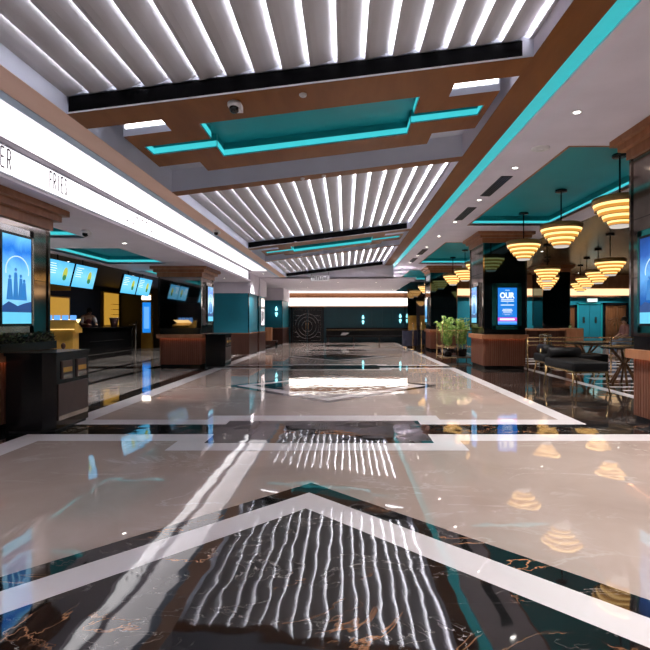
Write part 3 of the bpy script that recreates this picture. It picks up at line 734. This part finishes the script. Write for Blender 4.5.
# ------------------------------------------------------------------ back wall
mb=MB(); mb.box(-3.3,3.9,29.40,29.48,2.135,2.60); o=tag(mb.build('light_band',M['band_light']),'long warm white light band across the back wall','wall light')
mb=MB(); mb.box(-3.35,3.95,29.3,29.49,2.06,2.135,0); mb.box(-3.35,3.95,29.36,29.49,2.6,2.88,0); tag(mb.build('trim_back_wood',M['wood_cap']),kind='structure')
mb=MB(); mb.box(-3.4,3.6,29.2,29.3,2.9,2.96); tag(mb.build('cornice_light',M['band_light']),'thin white light line above the wood strip of the back wall','wall light')
for k in range(9):
    mb=MB(); x=-.9+k*.62; mb.box(x,x+.58,29.46,29.49,.9,2.02); tag(mb.build('wall_panel',M['teal_dark']),kind='structure')
def ornate_door(name,x0,x1,y,h,matleaf,matarc):
    o=empty(name,((x0+x1)/2,y,0),0,kind='structure'); w=(x1-x0)/2
    mb=MB(); mb.box(-w-.1,-w,-.08,.02,0,h+.1); mb.box(w,w+.1,-.08,.02,0,h+.1); mb.box(-w-.1,w+.1,-.08,.02,h,h+.1); mb.build('frame',M['black'],o)
    for s in (-1,1):
        mb=MB(); a,b=(0.01,w-.01) if s>0 else (-w+.01,-.01); mb.box(a,b,-.04,.0,0.01,h-.01); lf=mb.build('leaf',matleaf,o)
        t=MB()
        t.tube([(a+.07*1,-.05,.1),(b-.07,-.05,.1),(b-.07,-.05,h-.1),(a+.07,-.05,h-.1),(a+.07,-.05,.1)],.012,6)
        for r in (.35*w,.6*w,.8*w):
            t.tube([(s*r*math.cos(q),-.05,h*.47+r*1.05*math.sin(q)) for q in [-PI/2+PI*k/14 for k in range(15)]],.011,6)
        for q in (-1,-.5,.5,1):
            t.tube([(s*.8*w*math.cos(q),-.05,h*.47+.84*w*math.sin(q)),(s*(w-.08),-.05,h*.47+1.4*w*math.sin(q)/1.0*.6)],.012,6)
        t.build('carved_arcs',matarc,lf,label='curved metal ornament')
        hd=MB(); hd.tube([(s*.07,-.09,h*.38),(s*.07,-.09,h*.58)],.015,8); hd.tube([(s*.07,-.09,h*.4),(s*.07,-.03,h*.4)],.01,6); hd.build('handle',M['gold'],lf)
    return o
ornate_door('door_1',-3.1,-1.35,29.46,2.0,M['black'],M['silver'])
# dark console along the back wall
o=tag(empty('wall_bench',(1.2,29.0,0)),'long black bench along the back wall under the dark teal panels','bench')
mb=MB(); mb.box(-2.3,2.4,.0,.42,.3,.42); mb.build('seat',M['leather'],o)
mb=MB(); mb.box(-2.3,2.4,.34,.45,.42,.85); mb.build('backrest',M['leather'],o)
for x in (-2.2,-.7,.8,2.3):
    mb=MB(); mb.box(x-.05,x+.05,.04,.38,0,.3); mb.build('leg',M['black'],o)
mb=MB(); mb.box(-2.3,2.4,.33,.34,.72,.74); mb.build('metal_line',M['gold'],o,label='thin gold line')
# items on the bench
o=tag(empty('folded_papers',(-.05,29.1,.42)),'small pale heap of papers lying on the black bench','papers')
mb=MB(); 
for k in range(5): mb.box(-.2+.03*k,.1+.05*k,-.06,.12,.0+.03*k,.028+.03*k,M=Matrix.Rotation(.12*k,4,'Z'))
mb.build('sheets',M['white_paint'],o)
# hanging direction sign
o=tag(empty('hanging_sign',(-1.02,20.45,3.0)),'small white hanging sign with dark lettering below the last ceiling bay','sign')
mb=MB(); mb.box(-.38,.38,-.03,.03,-.11,.11); mb.build('board',M['white_paint'],o)
mb=MB(); 
for k in range(7):
    x=-.27+k*.09; mb.box(x-.03,x-.012,-.034,-.03,-.07,.07); mb.box(x-.03,x+.03,-.034,-.03,.05+(-.1 if k%2 else 0),.07+(-.1 if k%2 else 0))
mb.build('lettering',M['ink'],o,label='small dark lettering')
for x in (-.35,.35):
    mb=MB(); mb.tube([(x,0,.11),(x,0,.5)],.008,6); mb.build('suspension_rod',M['silver'],o)
# dark glazed corner with gold panels at the right end of the back wall
mb=MB(); mb.box(3.45,4.95,27.6,29.4,0,3.0); tag(mb.build('wall_dark_corner',M['mirror_black']),kind='structure')
for x,l in ((3.72,'left of two gold panels on the dark glass corner at the back'),(4.35,'right of two gold panels on the dark glass corner at the back')):
    o=tag(empty('wall_plaque',(x,27.55,1.15)),l,'panel'); mb=MB(); mb.box(-.22,.22,0,.04,-.4,.4); mb.build('board',M['gold_panel'],o)
    mb=MB(); mb.box(-.24,.24,-.01,.03,.39,.43); mb.box(-.24,.24,-.01,.03,-.43,-.39); mb.build('rim',M['gold'],o)
def tub_chair(loc,label,rz):
    o=tag(empty('tub_chair',loc,rz),label,'chair','dark navy tub chairs')
    mb=MB(); mb.rbox(-.32,.32,-.3,.28,.2,.44,.08); mb.build('seat',M['navy'],o)
    mb=MB()
    pts=[]
    for k in range(13):
        a=math.radians(-10+200*k/12); pts.append((.36*math.cos(a),.33*math.sin(a)))
    for k in range(12):
        (xa,ya),(xb,yb)=pts[k],pts[k+1]
        mb.add([(xa,ya,.12),(xb,yb,.12),(xb*.82,yb*.82,.12),(xa*.82,ya*.82,.12),(xa,ya,.80),(xb,yb,.80),(xb*.82,yb*.82,.80),(xa*.82,ya*.82,.80)],[(0,1,5,4),(3,7,6,2),(4,5,6,7),(0,3,2,1)],0,False)
    mb.build('backrest',M['navy'],o)
    for x,y in ((-.25,-.22),(.25,-.22),(-.22,.22),(.22,.22)):
        mb=MB(); mb.tube([(x,y,0),(x,y,.21)],.018,8); mb.build('leg',M['gold'],o)
tub_chair((2.98,22.9,0),'dark navy tub chair nearer the hall of the pair by the far pillar',PI)
tub_chair((3.55,24.2,0),'dark navy tub chair behind the other, nearer the dark glass corner',PI)

# ------------------------------------------------------------------ lounge: gold posts, palm stand
for y,l in ((19.5,'slim gold post at the hall edge beyond the palm stand'),(21.9,'farthest slim gold post at the hall edge beside the tub chairs')):
    o=tag(empty('gold_post',(2.98,y,0)),l,'post','slim gold posts along the hall edge')
    mb=MB(); mb.lathe([(.12,0),(.12,.015),(.03,.025)]); mb.build('base',M['gold'],o)
    mb=MB(); mb.tube([(0,0,.015),(0,0,1.2)],.016,8); mb.build('shaft',M['gold'],o)
o=tag(empty('plant_stand',(2.98,15.3,0)),'open gold tube plant stand beside the OUR screen pillar','plant stand')
W,D,H=.95,.9,1.2
for x in (0,W/2,W):
    for y in (0,D):
        mb=MB(); mb.tube([(x,y,0),(x,y,H if x==0 else 1.0)],.016,8); mb.build('post',M['gold'],o)
mb=MB()
for z in (.12,.45,.95):
    for y in (0,D): mb.tube([(0,y,z),(W,y,z)],.012,8)
    for x in (0,W): mb.tube([(x,0,z),(x,D,z)],.012,8)
mb.build('rails',M['gold'],o)
mb=MB(); mb.box(0,W,0,D,.125,.145); mb.build('shelf',M['brown_panel'],o)
def palm(loc,label,h,n,seed,mats=('leaf','leaf_yellow')):
    rnd=random.Random(seed)
    o=tag(empty('potted_palm',loc),label,'plant','potted palms on the gold stand')
    mb=MB(); mb.lathe([(.11,0),(.15,.22),(.16,.24),(.14,.24),(.13,.2)],n=18); mb.build('pot',M['black'],o)
    mb=MB(); mb.lathe([(.0,.205),(.132,.205)],n=18,caps=False); mb.build('soil',M['soil'],o)
    st=MB(); fo=MB()
    for k in range(n):
        a=2*PI*k/n+rnd.uniform(-.3,.3); R=rnd.uniform(.2,.5); hh=h*rnd.uniform(.6,1.0)
        pts=[]
        for i in range(8):
            t=i/7; r=R*t**1.6; z=.2+hh*(1.25*t-.55*t**3)
            pts.append(Vector((math.cos(a)*r,math.sin(a)*r,z)))
        st.tube(pts,.006,5,r2=.002)
        for i in range(2,8):
            d=(pts[i]-pts[i-1]).normalized(); side=d.cross(Vector((0,0,1))).normalized()
            for j in range(3):
                p=pts[i-1].lerp(pts[i],j/3)
                for s in (-1,1):
                    L=.17*(1-.08*i)*rnd.uniform(.8,1.2); q=p+(side*s*.8+d*.6+Vector((0,0,-.25))).normalized()*L
                    mm=(p+q)/2+d*.02; m2=(p+q)/2-d*.015
                    fo.face([p,m2,q,mm],1 if rnd.random()<.25 else 0)
    st.build('stems',M['leaf'],o); tag(fo.build('fronds',[M[mats[0]],M[mats[1]]],o),kind='stuff')
palm((3.2,15.55,.145),'left potted palm in the front of the gold stand',1.35,18,3)
palm((3.66,15.6,.145),'right potted palm in the front of the gold stand',1.45,20,5)
palm((3.2,15.95,.145),'left potted palm at the back of the gold stand',1.5,18,8)
palm((3.66,15.98,.145),'right potted palm at the back of the gold stand',1.4,18,9)

# ------------------------------------------------------------------ daybeds, tables, rail
def daybed(loc,rz,label,L,Wd=.58):
    o=tag(empty('daybed',loc,rz),label,'daybed','black leather daybeds with gold legs')
    mb=MB(); mb.rbox(-Wd/2,Wd/2,0,L,.40,.56,.05,n=4); s=mb.build('seat',M['leather'],o)
    mb=MB()
    for y in (L*.33,L*.66): mb.box(-Wd/2+.01,Wd/2-.01,y-.004,y+.004,.5,.562)
    mb.build('seams',M['black_matte'],s)
    mb=MB(); mb.box(-Wd/2+.03,Wd/2-.03,.03,L-.03,.375,.40); mb.build('seat_frame',M['gold'],o)
    mb=MB(); mb.tube([(-Wd/2+.04,L-.16,.66),(Wd/2-.02,L-.16,.66)],.095,16); mb.build('bolster',M['leather'],o)
    mb=MB(); mb.tube([(0,L-.05,.4),(0,L-.05,.66)],.012,8); mb.build('bolster_bracket',M['gold'],o)
    for x,y,dx,dy in ((-Wd/2+.04,.06,-.05,-.05),(Wd/2-.04,.06,.05,-.05),(-Wd/2+.04,L-.06,-.05,.05),(Wd/2-.04,L-.06,.05,.05)):
        mb=MB(); mb.tube([(x,y,.39),(x+dx,y+dy,0)],.018,8,r2=.011); mb.build('leg',M['gold'],o)
daybed((4.12,8.36,0),0,'black leather daybed with gold legs nearest the hall, bolster at its far end',1.22,.62)
daybed((5.45,10.6,0),PI/2,'black leather daybed standing crosswise behind the nearest one',1.35,.6)
def star_table(loc,rz,label,r=.42,h=.74):
    o=tag(empty('lounge_table',loc,rz),label,'table','dark round tables on crossed wooden legs')
    mb=MB(); mb.lathe([(r-.01,h-.035),(r,h-.025),(r,h-.008),(r-.008,h)],n=40); mb.build('tabletop',M['black'],o)
    mb=MB(); mb.ball((0,0,.42),.045,n=12); mb.build('hub',M['wood_leg'],o)
    for k in range(6):
        a=2*PI*k/6
        c,s=math.cos(a),math.sin(a)
        mb=MB(); mb.tube([(.27*c,.27*s,0),(.03*c,.03*s,.42),(-.0*c,-.0*s,.46)],.022,8,r2=.026); mb.build('leg',M['wood_leg'],o)
        mb=MB(); mb.tube([(.02*c,.02*s,.42),(.27*c,.27*s,h-.03)],.024,8,r2=.018); mb.build('upper_strut',M['wood_leg'],o)
star_table((5.5,9.85,0),.2,'round dark table on star shaped wooden legs beside the near pillar')
star_table((5.75,11.9,0),.6,'round dark table on crossed wooden legs behind the crosswise daybed',.5)
o=tag(empty('gold_railing',(4.6,12.6,0)),'low gold tube railing behind the daybeds','railing')
mb=MB()
for z in (.83,.74,.64): mb.tube([(0,0,z),(4.3,0,z)],.014,8)
mb.build('rails',M['gold'],o)
for x in (0,.5,2.1,3.2,4.28):
    mb=MB(); mb.tube([(x,0,0),(x,0,.85)],.02,8); mb.build('post',M['gold'],o)
# white waste bin beyond the rail
o=tag(empty('steel_urn',(5.45,13.6,0)),'pale steel cylinder bin behind the gold railing','bin')
mb=MB(); mb.lathe([(.15,0),(.16,.02),(.16,.8),(.15,.84)],n=24); mb.build('drum',M['silver'],o)
mb=MB(); mb.lathe([(.165,.84),(.165,.87),(.1,.9),(.0,.9)],n=24); mb.build('lid',M['silver'],o)
# lounge bar deep behind
o=tag(empty('lounge_bar',(7.25,17.2,0)),'brown wooden bar counter in the lounge behind the gold railing','counter')
mb=MB(); mb.box(-1.0,.3,0,.6,0,.92); mb.build('body',M['wood_dark'],o)
mb=MB(); mb.box(-1.05,.35,-.05,.65,.92,.98); mb.build('worktop',M['wood_cap'],o)
mb=MB(); mb.box(.36,.95,-.02,.55,0,1.0); mb.build('cabinet',M['wood_cap'],o)
o=tag(empty('potted_shrub',(10.15,22.9,0)),'dark leafy potted shrub before the teal doors of the lounge','plant')
mb=MB(); mb.lathe([(.16,0),(.2,.35),(.17,.35)],n=18); mb.build('pot',M['black'],o)
mb=MB()
for k in range(260):
    t=random.uniform(0,6.3); u=random.uniform(-1,1); R=random.uniform(.1,.36); q=math.sqrt(1-u*u)
    x,y,z=R*q*math.cos(t),R*q*math.sin(t),.75+R*1.25*u; a=random.uniform(0,6.3); r=random.uniform(.04,.08)
    mb.face([(x-r*math.cos(a),y-r*math.sin(a),z),(x+.02,y,z+.03),(x+r*math.cos(a),y+r*math.sin(a),z+.02),(x-.02,y,z-.03)])
tag(mb.build('foliage',M['leaf'],o),kind='stuff')
mb=MB(); mb.tube([(0,0,.3),(0,0,.8)],.02,6); mb.build('stem',M['wood_leg'],o)
# lounge back wall: doors, cream band
mb=MB(); mb.box(5.16,14.25,24.90,24.99,2.52,2.86); tag(mb.build('cream_light_band',M['cream_light']),'cream lit band along the top of the lounge back wall','wall light')
mb=MB(); mb.box(5.16,14.25,24.85,24.99,2.44,2.52); mb.box(5.16,14.25,24.93,24.99,2.86,HR); tag(mb.build('trim_lounge_wood',M['wood_cap']),kind='structure')
ornate_door('door_2',10.88,11.45,24.96,1.95,M['wood_door'],M['wood_leg'])
ornate_door('door_3',12.97,14.0,24.96,2.05,M['wood_door'],M['wood_leg'])
o=empty('door_4',(12.2,24.96,0),0,kind='structure')
mb=MB(); mb.box(-.62,-.56,-.06,.02,0,2.15); mb.box(.56,.62,-.06,.02,0,2.15); mb.box(-.62,.62,-.06,.02,2.09,2.15); mb.build('frame',M['teal_ceiling'],o)
for s in (-1,1):
    mb=MB(); mb.box(min(s*.01,s*.55),max(s*.01,s*.55),-.03,.0,0.01,2.08); l=mb.build('leaf',M['teal'],o)
    mb=MB(); mb.box(s*.3-.05,s*.3+.05,-.045,-.03,1.15,1.45); mb.build('plate',M['silver'],l)
o=tag(empty('exit_sign',(12.3,24.9,2.28)),'small lit exit light above the teal double doors of the lounge','exit sign')
mb=MB(); mb.box(-.25,.25,-.04,.04,-.09,.09); mb.build('case',M['white_paint'],o)
mb=MB(); mb.box(-.23,.23,-.045,-.04,-.07,.07); mb.build('lit_face',M['exit_green'],o)

# ------------------------------------------------------------------ pendants
def pendant():
    o=empty('pendant_lamp')
    mb=MB(); mb.lathe([(.10,-.0),(.11,-.01),(.11,-.045),(.09,-.055)],(0,0,0),24); mb.build('canopy',M['black'],o)
    mb=MB(); mb.tube([(0,0,-.04),(0,0,-.66)],.014,8); mb.build('rod',M['black'],o)
    z=-.66
    mb=MB(); mb.lathe([(.05,z+.02),(.36,z),(.385,z-.01),(.385,z-.105),(.37,z-.105)],n=40,caps=False); mb.build('top_ring',M['gold_brown'],o)
    z-=.10
    R=[.37,.31,.245,.175]
    for i,r in enumerate(R):
        mb=MB(); h=.085 if i<3 else .06
        mb.lathe([(r,z),(r-.012,z-h*.5)],n=40,m=0,caps=False); mb.lathe([(r-.012,z-h*.5),(r-.028,z-h)],n=40,m=1,caps=False)
        t=mb.build('shade_tier',[M['shade_cream'],M['shade_gold']],o)
        g=MB(); nr=R[i+1] if i<3 else .12
        g.lathe([(r-.026,z-h),(r-.02,z-h-.008),(nr,z-h-.004)],n=40,caps=False); g.build('gold_rim',M['gold'],t)
        z-=h
    mb=MB(); mb.lathe([(.15,z),(.13,z-.03),(.0,z-.035)],n=32,caps=False); mb.build('bottom_disc',M['shade_disc'],o)
    return o
proto=pendant(); first=True
ZC=HR+.22
names=[(4.15,7.55,ZC,'gold tiered pendant lamp partly hidden by the nearest lounge pillar'),
 (4.15,9.6,ZC,'gold tiered pendant lamp in the middle of the near teal recess'),
 (4.15,11.62,ZC,'gold tiered pendant lamp at the far end of the near teal recess'),
 (4.15,15.6,ZC,'gold tiered pendant lamp hidden behind the OUR screen pillar'),
 (4.25,17.7,ZC,'gold tiered pendant lamp in the second teal recess above the palms'),
 (4.25,19.7,ZC,'gold tiered pendant lamp at the far end of the second teal recess'),
 (4.15,23.8,ZC,'gold tiered pendant lamp in front of the farthest pillar glass'),
 (4.15,25.8,ZC,'gold tiered pendant lamp in the third teal recess'),
 (7.0,13.2,HR,'largest gold tiered pendant lamp of the inner lounge row under the brown ceiling'),
 (8.1,16.0,HR,'second gold tiered pendant lamp of the inner lounge row'),
 (8.8,18.2,HR,'third gold tiered pendant lamp of the inner lounge row'),
 (9.7,20.6,HR,'fourth and smallest gold tiered pendant lamp of the inner lounge row'),
 (6.1,15.1,HR,'gold tiered pendant lamp under the brown ceiling right of the OUR screen pillar'),
 (7.3,18.0,HR,'lower right of the small gold pendant lamps near the dark teal pillar'),
 (7.75,19.2,HR,'lower left of the small gold pendant lamps near the dark teal pillar')]
for x,y,z,l in names:
    o=proto if first else copy_tree(proto); first=False
    o.location=(x,y,z); tag(o,l,'pendant lamp','gold tiered pendant lamps')

# ------------------------------------------------------------------ small ceiling fittings
def downlight():
    o=empty('downlight')
    mb=MB(); mb.lathe([(.055,0),(.055,-.008),(.038,-.008),(.036,0)],n=20,caps=False); mb.build('ring',M['white_paint'],o)
    mb=MB(); mb.lathe([(.0,-.004),(.037,-.004)],n=16,caps=False); mb.build('lens',M['downlight'],o)
    return o
dl=downlight(); first=True
pts=[]
for k in (-1,0,1,2):
    for yy,w in ((5.5,'before'),(7.5,'beside the near end of'),(9.5,'between the air grilles beside'),(11.6,'beside the far end of')):
        if yy+P*k<28.5: pts.append((2.55,yy+P*k,HR,'right'))
for y in (2,6.5,9.3,13.5,17): pts.append((-4.1,y,ZL,'left'))
for y in (5,9,13,17,21): pts.append((-7.2,y,ZL+.1,'food'))  # lamps added to brighten the food counter floor
for x,y in ((-2.0,22.5),(-.3,22.5),(1.4,22.5),(-2.0,26.5),(.4,26.5),(1.8,25),(2.6,27.5)): pts.append((x,y,3.0,'back'))
for x,y in ((6.2,8.0),(7.4,9.5),(6.5,16.5),(8.2,13.8),(10.4,19.0),(6.5,24.0),(9.0,24.0),(11.2,24.0),(12.9,24.0)): pts.append((x,y,HR,'lounge'))  # row nearest the back wall is added to brighten that wall
for y in (19.0,21.5,27.5): pts.append((-3.1,y,3.05,'leftback'))
G={'right':('small round downlight in the grey ceiling strip between the beam and the teal recesses','downlights along the right ceiling strip'),
   'left':('small round downlight in the low ceiling beside the food counter sign','downlights over the concession aisle'),
   'back':('small round downlight in the low grey ceiling before the back wall','downlights before the back wall'),
   'lounge':('small round downlight in the brown lounge ceiling, whose last row is added for light','downlights in the lounge ceiling'),
   'leftback':('small round downlight along the far left teal wall','downlights along the far left wall')}
G['food']=('small round downlight added in the dark ceiling to light the food counter floor','downlights added over the food counter')
POW={'food':170,'right':330,'left':200,'back':260,'lounge':340,'leftback':240}
for x,y,z,g in pts:
    o=dl if first else copy_tree(dl); first=False
    o.location=(x,y,z); tag(o,G[g][0],'downlight',G[g][1])
    lt=bpy.data.lights.new('downlight_beam','SPOT'); lt.energy=POW[g]; lt.color=(1,.93,.88); lt.spot_size=math.radians(105); lt.spot_blend=.9; lt.shadow_soft_size=.04
    lo=bpy.data.objects.new('downlight_beam',lt); COL.objects.link(lo); lo.location=(x,y,z-.02)
def vent():
    o=empty('air_grille')
    mb=MB(); mb.box(-.09,.09,0,1.25,-.012,0); mb.build('frame',M['dark_grey'],o)
    for k in range(4):
        mb=MB(); x=-.06+k*.04; mb.box(x-.004,x+.004,.02,1.23,-.02,-.012); mb.build('slat',M['black'],o)
    return o
v=vent(); first=True
for y,l in ((7.93,'dark air grille in the right ceiling, nearest'),(10.1,'dark air grille in the right ceiling, second, beyond the nearest one'),(16.0,'dark air grille in the right ceiling, third, much smaller'),(18.3,'dark air grille in the right ceiling, farthest and smallest')):
    o=v if first else copy_tree(v); first=False
    o.location=(2.57,y,HR); tag(o,l,'air vent','dark air grilles in the right ceiling strip')
def disc(x,y,z,r,label,nm='ceiling_speaker',cat='speaker'):
    o=tag(empty(nm,(x,y,z)),label,cat)
    mb=MB(); mb.lathe([(r,0),(r,-.012),(r*.85,-.02),(0,-.022)],n=24,caps=False); mb.build('cover',M['white_paint'],o)
    mb=MB(); mb.lathe([(r*.4,-.02),(r*.35,-.03),(0,-.032)],n=20,caps=False); mb.build('centre',M['white_paint'],o)
disc(2.6,6.65,HR,.12,'round white ceiling speaker in the right ceiling before the teal recess')
disc(-.38,4.52,tilt(-.38),.035,'small white smoke detector on the near wood crossbeam','smoke_detector','smoke detector')
disc(-.6,7.08,tilt(-.6),.03,'small white detector on the second wood crossbeam, left of two','smoke_detector','smoke detector')
disc(-.3,7.08,tilt(-.3),.03,'small white detector on the second wood crossbeam, right of two','smoke_detector','smoke detector')
def cam_dome(x,y,z,label):
    o=tag(empty('security_camera',(x,y,z)),label,'security camera')
    mb=MB(); mb.lathe([(.06,0),(.062,-.03),(.05,-.05)],n=24); mb.build('housing',M['white_paint'],o)
    mb=MB(); mb.ball((0,-.01,-.06),.045,n=18); mb.build('dome',M['black'],o)
    mb=MB(); mb.box(-.03,.07,-.02,.05,-.075,-.02); mb.build('side_shell',M['white_paint'],o)
cam_dome(-1.0,4.52,tilt(-1.0),'white dome security camera with black lens on the near wood crossbeam')
cam_dome(-2.55,9.9,ZB,'small white security camera on the lit left beam')
cam_dome(-4.15,8.0,ZL,'small dark security camera on the low ceiling beside the teal recess')

# ------------------------------------------------------------------ people
def figure(name,loc,rz,J,edges,rad,skin,label,clothes,hairc,hair_r=.105):
    def skinmesh(nm,verts,eds,rs,mat,parent,root=0):
        me=bpy.data.meshes.new(nm); me.from_pydata(verts,eds,[]); me.materials.append(mat)
        o=bpy.data.objects.new(nm,me); COL.objects.link(o)
        if parent is not None: o.parent=parent
        md=o.modifiers.new('skin','SKIN'); md.use_smooth_shade=True
        for i,r in enumerate(rs):
            sv=me.skin_vertices[0].data[i]; sv.radius=r if isinstance(r,tuple) else (r,r); sv.use_root=(i==root)
        sb=o.modifiers.new('sub','SUBSURF'); sb.levels=1; sb.render_levels=2
        return o
    keys=list(J.keys())
    if not hasattr(bpy.types.Mesh,'skin_vertices'): pass
    def mk(nm,ks,es,add,mat,parent):
        idx={k:i for i,k in enumerate(ks)}
        me=bpy.data.meshes.new(nm); me.from_pydata([J[k] for k in ks],[(idx[a],idx[b]) for a,b in es],[]); me.materials.append(mat)
        o=bpy.data.objects.new(nm,me); COL.objects.link(o)
        if parent is not None: o.parent=parent
        md=o.modifiers.new('skin','SKIN'); md.use_smooth_shade=True
        for k in ks:
            r=rad[k]+add; sv=me.skin_vertices[0].data[idx[k]]; sv.radius=(r,r); sv.use_root=(idx[k]==0)
        sb=o.modifiers.new('sub','SUBSURF'); sb.levels=1; sb.render_levels=2
        return o
    body=mk(name,keys,edges,0,skin,None); body.location=loc; body.rotation_euler=(0,0,rz)
    tag(body,label,'person')
    for nm,ks,mat,add in clothes:
        es=[(a,b) for a,b in edges if a in ks and b in ks]
        mk(nm,[k for k in keys if k in ks],es,add,mat,body)
    h=Vector(J['head']); 
    mb=MB(); mb.ball((h.x,h.y+.018,h.z+.03),hair_r,n=18,sc=(.9,1.0,1.05)); mb.build('hair',hairc,body)
    f=MB()
    for s in (-1,1): f.ball((h.x+s*.033,h.y-.088,h.z+.005),.011,n=8)
    f.build('eyes',M['black'],body)
    f=MB(); f.ball((h.x,h.y-.098,h.z-.025),.016,n=8,sc=(.8,1,1.3)); f.build('nose',skin,body)
    f=MB(); f.ball((h.x,h.y-.086,h.z-.062),.022,n=8,sc=(1.2,.5,.35)); f.build('mouth',M['cloth_pink'],body)
    return body
def skeleton(pose):
    J={};R={};E=[]
    def add(k,p,r,par=None):
        J[k]=p; R[k]=r
        if par: E.append((par,k))
    b=pose
    add('pelvis',b['pelvis'],.135); add('waist',b['waist'],.12,'pelvis'); add('chest',b['chest'],.15,'waist'); add('collar',b['collar'],.085,'chest')
    add('neck',b['neck'],.05,'collar'); add('head0',tuple((Vector(b['neck'])*.35+Vector(b['head'])*.65)),.078,'neck'); add('head',b['head'],.095,'head0'); add('crown',tuple(Vector(b['head'])+Vector((0,.01,.07))),.075,'head')
    for s,sg in (('l',-1),('r',1)):
        for q,r,par in (('shoulder',.062,'collar'),('elbow',.042,'shoulder'),('wrist',.027,'elbow')):
            add(q+s,b[q+s],r,par+('' if par=='collar' else s))
        w=Vector(b['wrist'+s]); d=(w-Vector(b['elbow'+s])).normalized(); u=d.cross(Vector((0,0,1)))
        if u.length<.1: u=Vector((1,0,0))
        u.normalize(); dn=d.cross(u)
        add('palm'+s,tuple(w+d*.06),.032,'wrist'+s)
        for i,(o_,L) in enumerate(((-.03,.075),(-.01,.085),(.01,.08),(.03,.065))):
            p1=w+d*(.06+L*.6)+u*o_; add('f%d%s'%(i,s),tuple(p1),.010,'palm'+s); add('g%d%s'%(i,s),tuple(p1+d*L*.45+Vector((0,0,-.02))),.008,'f%d%s'%(i,s))
        t=w+d*.05+u*(-sg*.045); add('t'+s,tuple(t),.011,'palm'+s); add('tt'+s,tuple(t+d*.04),.009,'t'+s)
        for q,r,par in (('hip',.09,'pelvis'),('knee',.06,'hip'),('ankle',.042,'knee'),('toe',.035,'ankle')):
            add(q+s,b[q+s],r,par+('' if par=='pelvis' else s))
    return J,E,R
# seated guest deep in the lounge, on a chair facing the hall
sit=dict(pelvis=(0,0,.56),waist=(0,.02,.72),chest=(0,.0,.93),collar=(0,-.02,1.08),neck=(0,-.03,1.15),head=(0,-.06,1.27),
 shoulderl=(-.18,-.02,1.06),elbowl=(-.22,-.08,.80),wristl=(-.12,-.30,.70),shoulderr=(.18,-.02,1.06),elbowr=(.22,-.08,.80),wristr=(.12,-.30,.70),
 hipl=(-.1,-.03,.54),kneel=(-.12,-.45,.54),anklel=(-.12,-.45,.09),toel=(-.12,-.60,.05),hipr=(.1,-.03,.54),kneer=(.12,-.45,.54),ankler=(.12,-.45,.09),toer=(.12,-.60,.05))
J,E,R=skeleton(sit)
top=['waist','chest','collar','shoulderl','elbowl','shoulderr','elbowr','pelvis']; leg=['pelvis','hipl','kneel','anklel','hipr','kneer','ankler']
figure('person',(9.55,17.0,0),-PI/2,J,E,R,M['skin'],'dark haired person in a dusty pink top seated deep in the lounge',[('shirt',top,M['cloth_pink'],.012),('trousers',leg,M['cloth_blue'],.012)],M['hair'])
o=tag(empty('lounge_chair',(9.6,17.0,0),-PI/2),'dark chair under the seated person in pink','chair')
mb=MB(); mb.rbox(-.26,.26,-.28,.22,.36,.42,.04); mb.build('seat',M['leather'],o)
mb=MB(); mb.rbox(-.26,.26,.2,.26,.46,.85,.025); mb.build('backrest',M['leather'],o)
for x in (-.22,.22):
    for y in (-.22,.2):
        mb=MB(); mb.tube([(x,y,.37),(x*1.1,y*1.1,0)],.014,8); mb.build('leg',M['gold'],o)
# staff bending over behind the counter
bend=dict(pelvis=(0,.12,.93),waist=(0,.08,1.08),chest=(0,-.03,1.29),collar=(0,-.12,1.42),neck=(0,-.17,1.48),head=(0,-.25,1.57),
 shoulderl=(-.19,-.1,1.40),elbowl=(-.25,-.2,1.15),wristl=(-.14,-.42,1.13),shoulderr=(.19,-.1,1.40),elbowr=(.25,-.2,1.15),wristr=(.14,-.42,1.13),
 hipl=(-.1,.12,.9),kneel=(-.11,.08,.5),anklel=(-.11,.14,.09),toel=(-.11,0,.05),hipr=(.1,.12,.9),kneer=(.11,.08,.5),ankler=(.11,.14,.09),toer=(.11,0,.05))
J,E,R=skeleton(bend)
pb=figure('person',(-8.95,17.3,0),.9,J,E,R,M['skin'],'person in maroon with white sleeves leaning forward behind the food counter',[('shirt',['waist','chest','collar','pelvis'],M['cloth_maroon'],.03),('sleeve',['shoulderl','elbowl'],M['cloth_white'],.02),('sleeve',['shoulderr','elbowr'],M['cloth_white'],.02),('trousers',leg,M['cloth_dark'],.012)],M['hair'])
# paper bucket on the counter
o=tag(empty('paper_bucket',(-8.45,18.3,1.05)),'pale pink paper bucket standing on the far end of the food counter','bucket')
mb=MB(); mb.lathe([(.11,0),(.16,.3),(.165,.31)],n=20); mb.build('bucket_wall',M['cloth_pink'],o)
mb=MB(); mb.lathe([(.166,.30),(.17,.32),(.16,.32)],n=20,caps=False); mb.build('rim',M['white_paint'],o)

# ------------------------------------------------------------------ camera, view
cam=bpy.data.cameras.new('camera'); co=bpy.data.objects.new('camera',cam); COL.objects.link(co)
co.location=(0,0,CAMH); co.rotation_euler=(PI/2,0,0)
cam.sensor_width=36; cam.lens=500/650*36; cam.shift_x=-20/650; cam.shift_y=-4/650; cam.clip_start=.05; cam.clip_end=100
S.camera=co
w=bpy.data.worlds.new('world'); S.world=w; w.use_nodes=True
w.node_tree.nodes['Background'].inputs[0].default_value=(.3,.33,.4,1); w.node_tree.nodes['Background'].inputs[1].default_value=.1
S.view_settings.view_transform='Standard'; S.view_settings.look='None'; S.view_settings.exposure=.36; S.view_settings.gamma=1; S.view_settings.use_curve_mapping=False
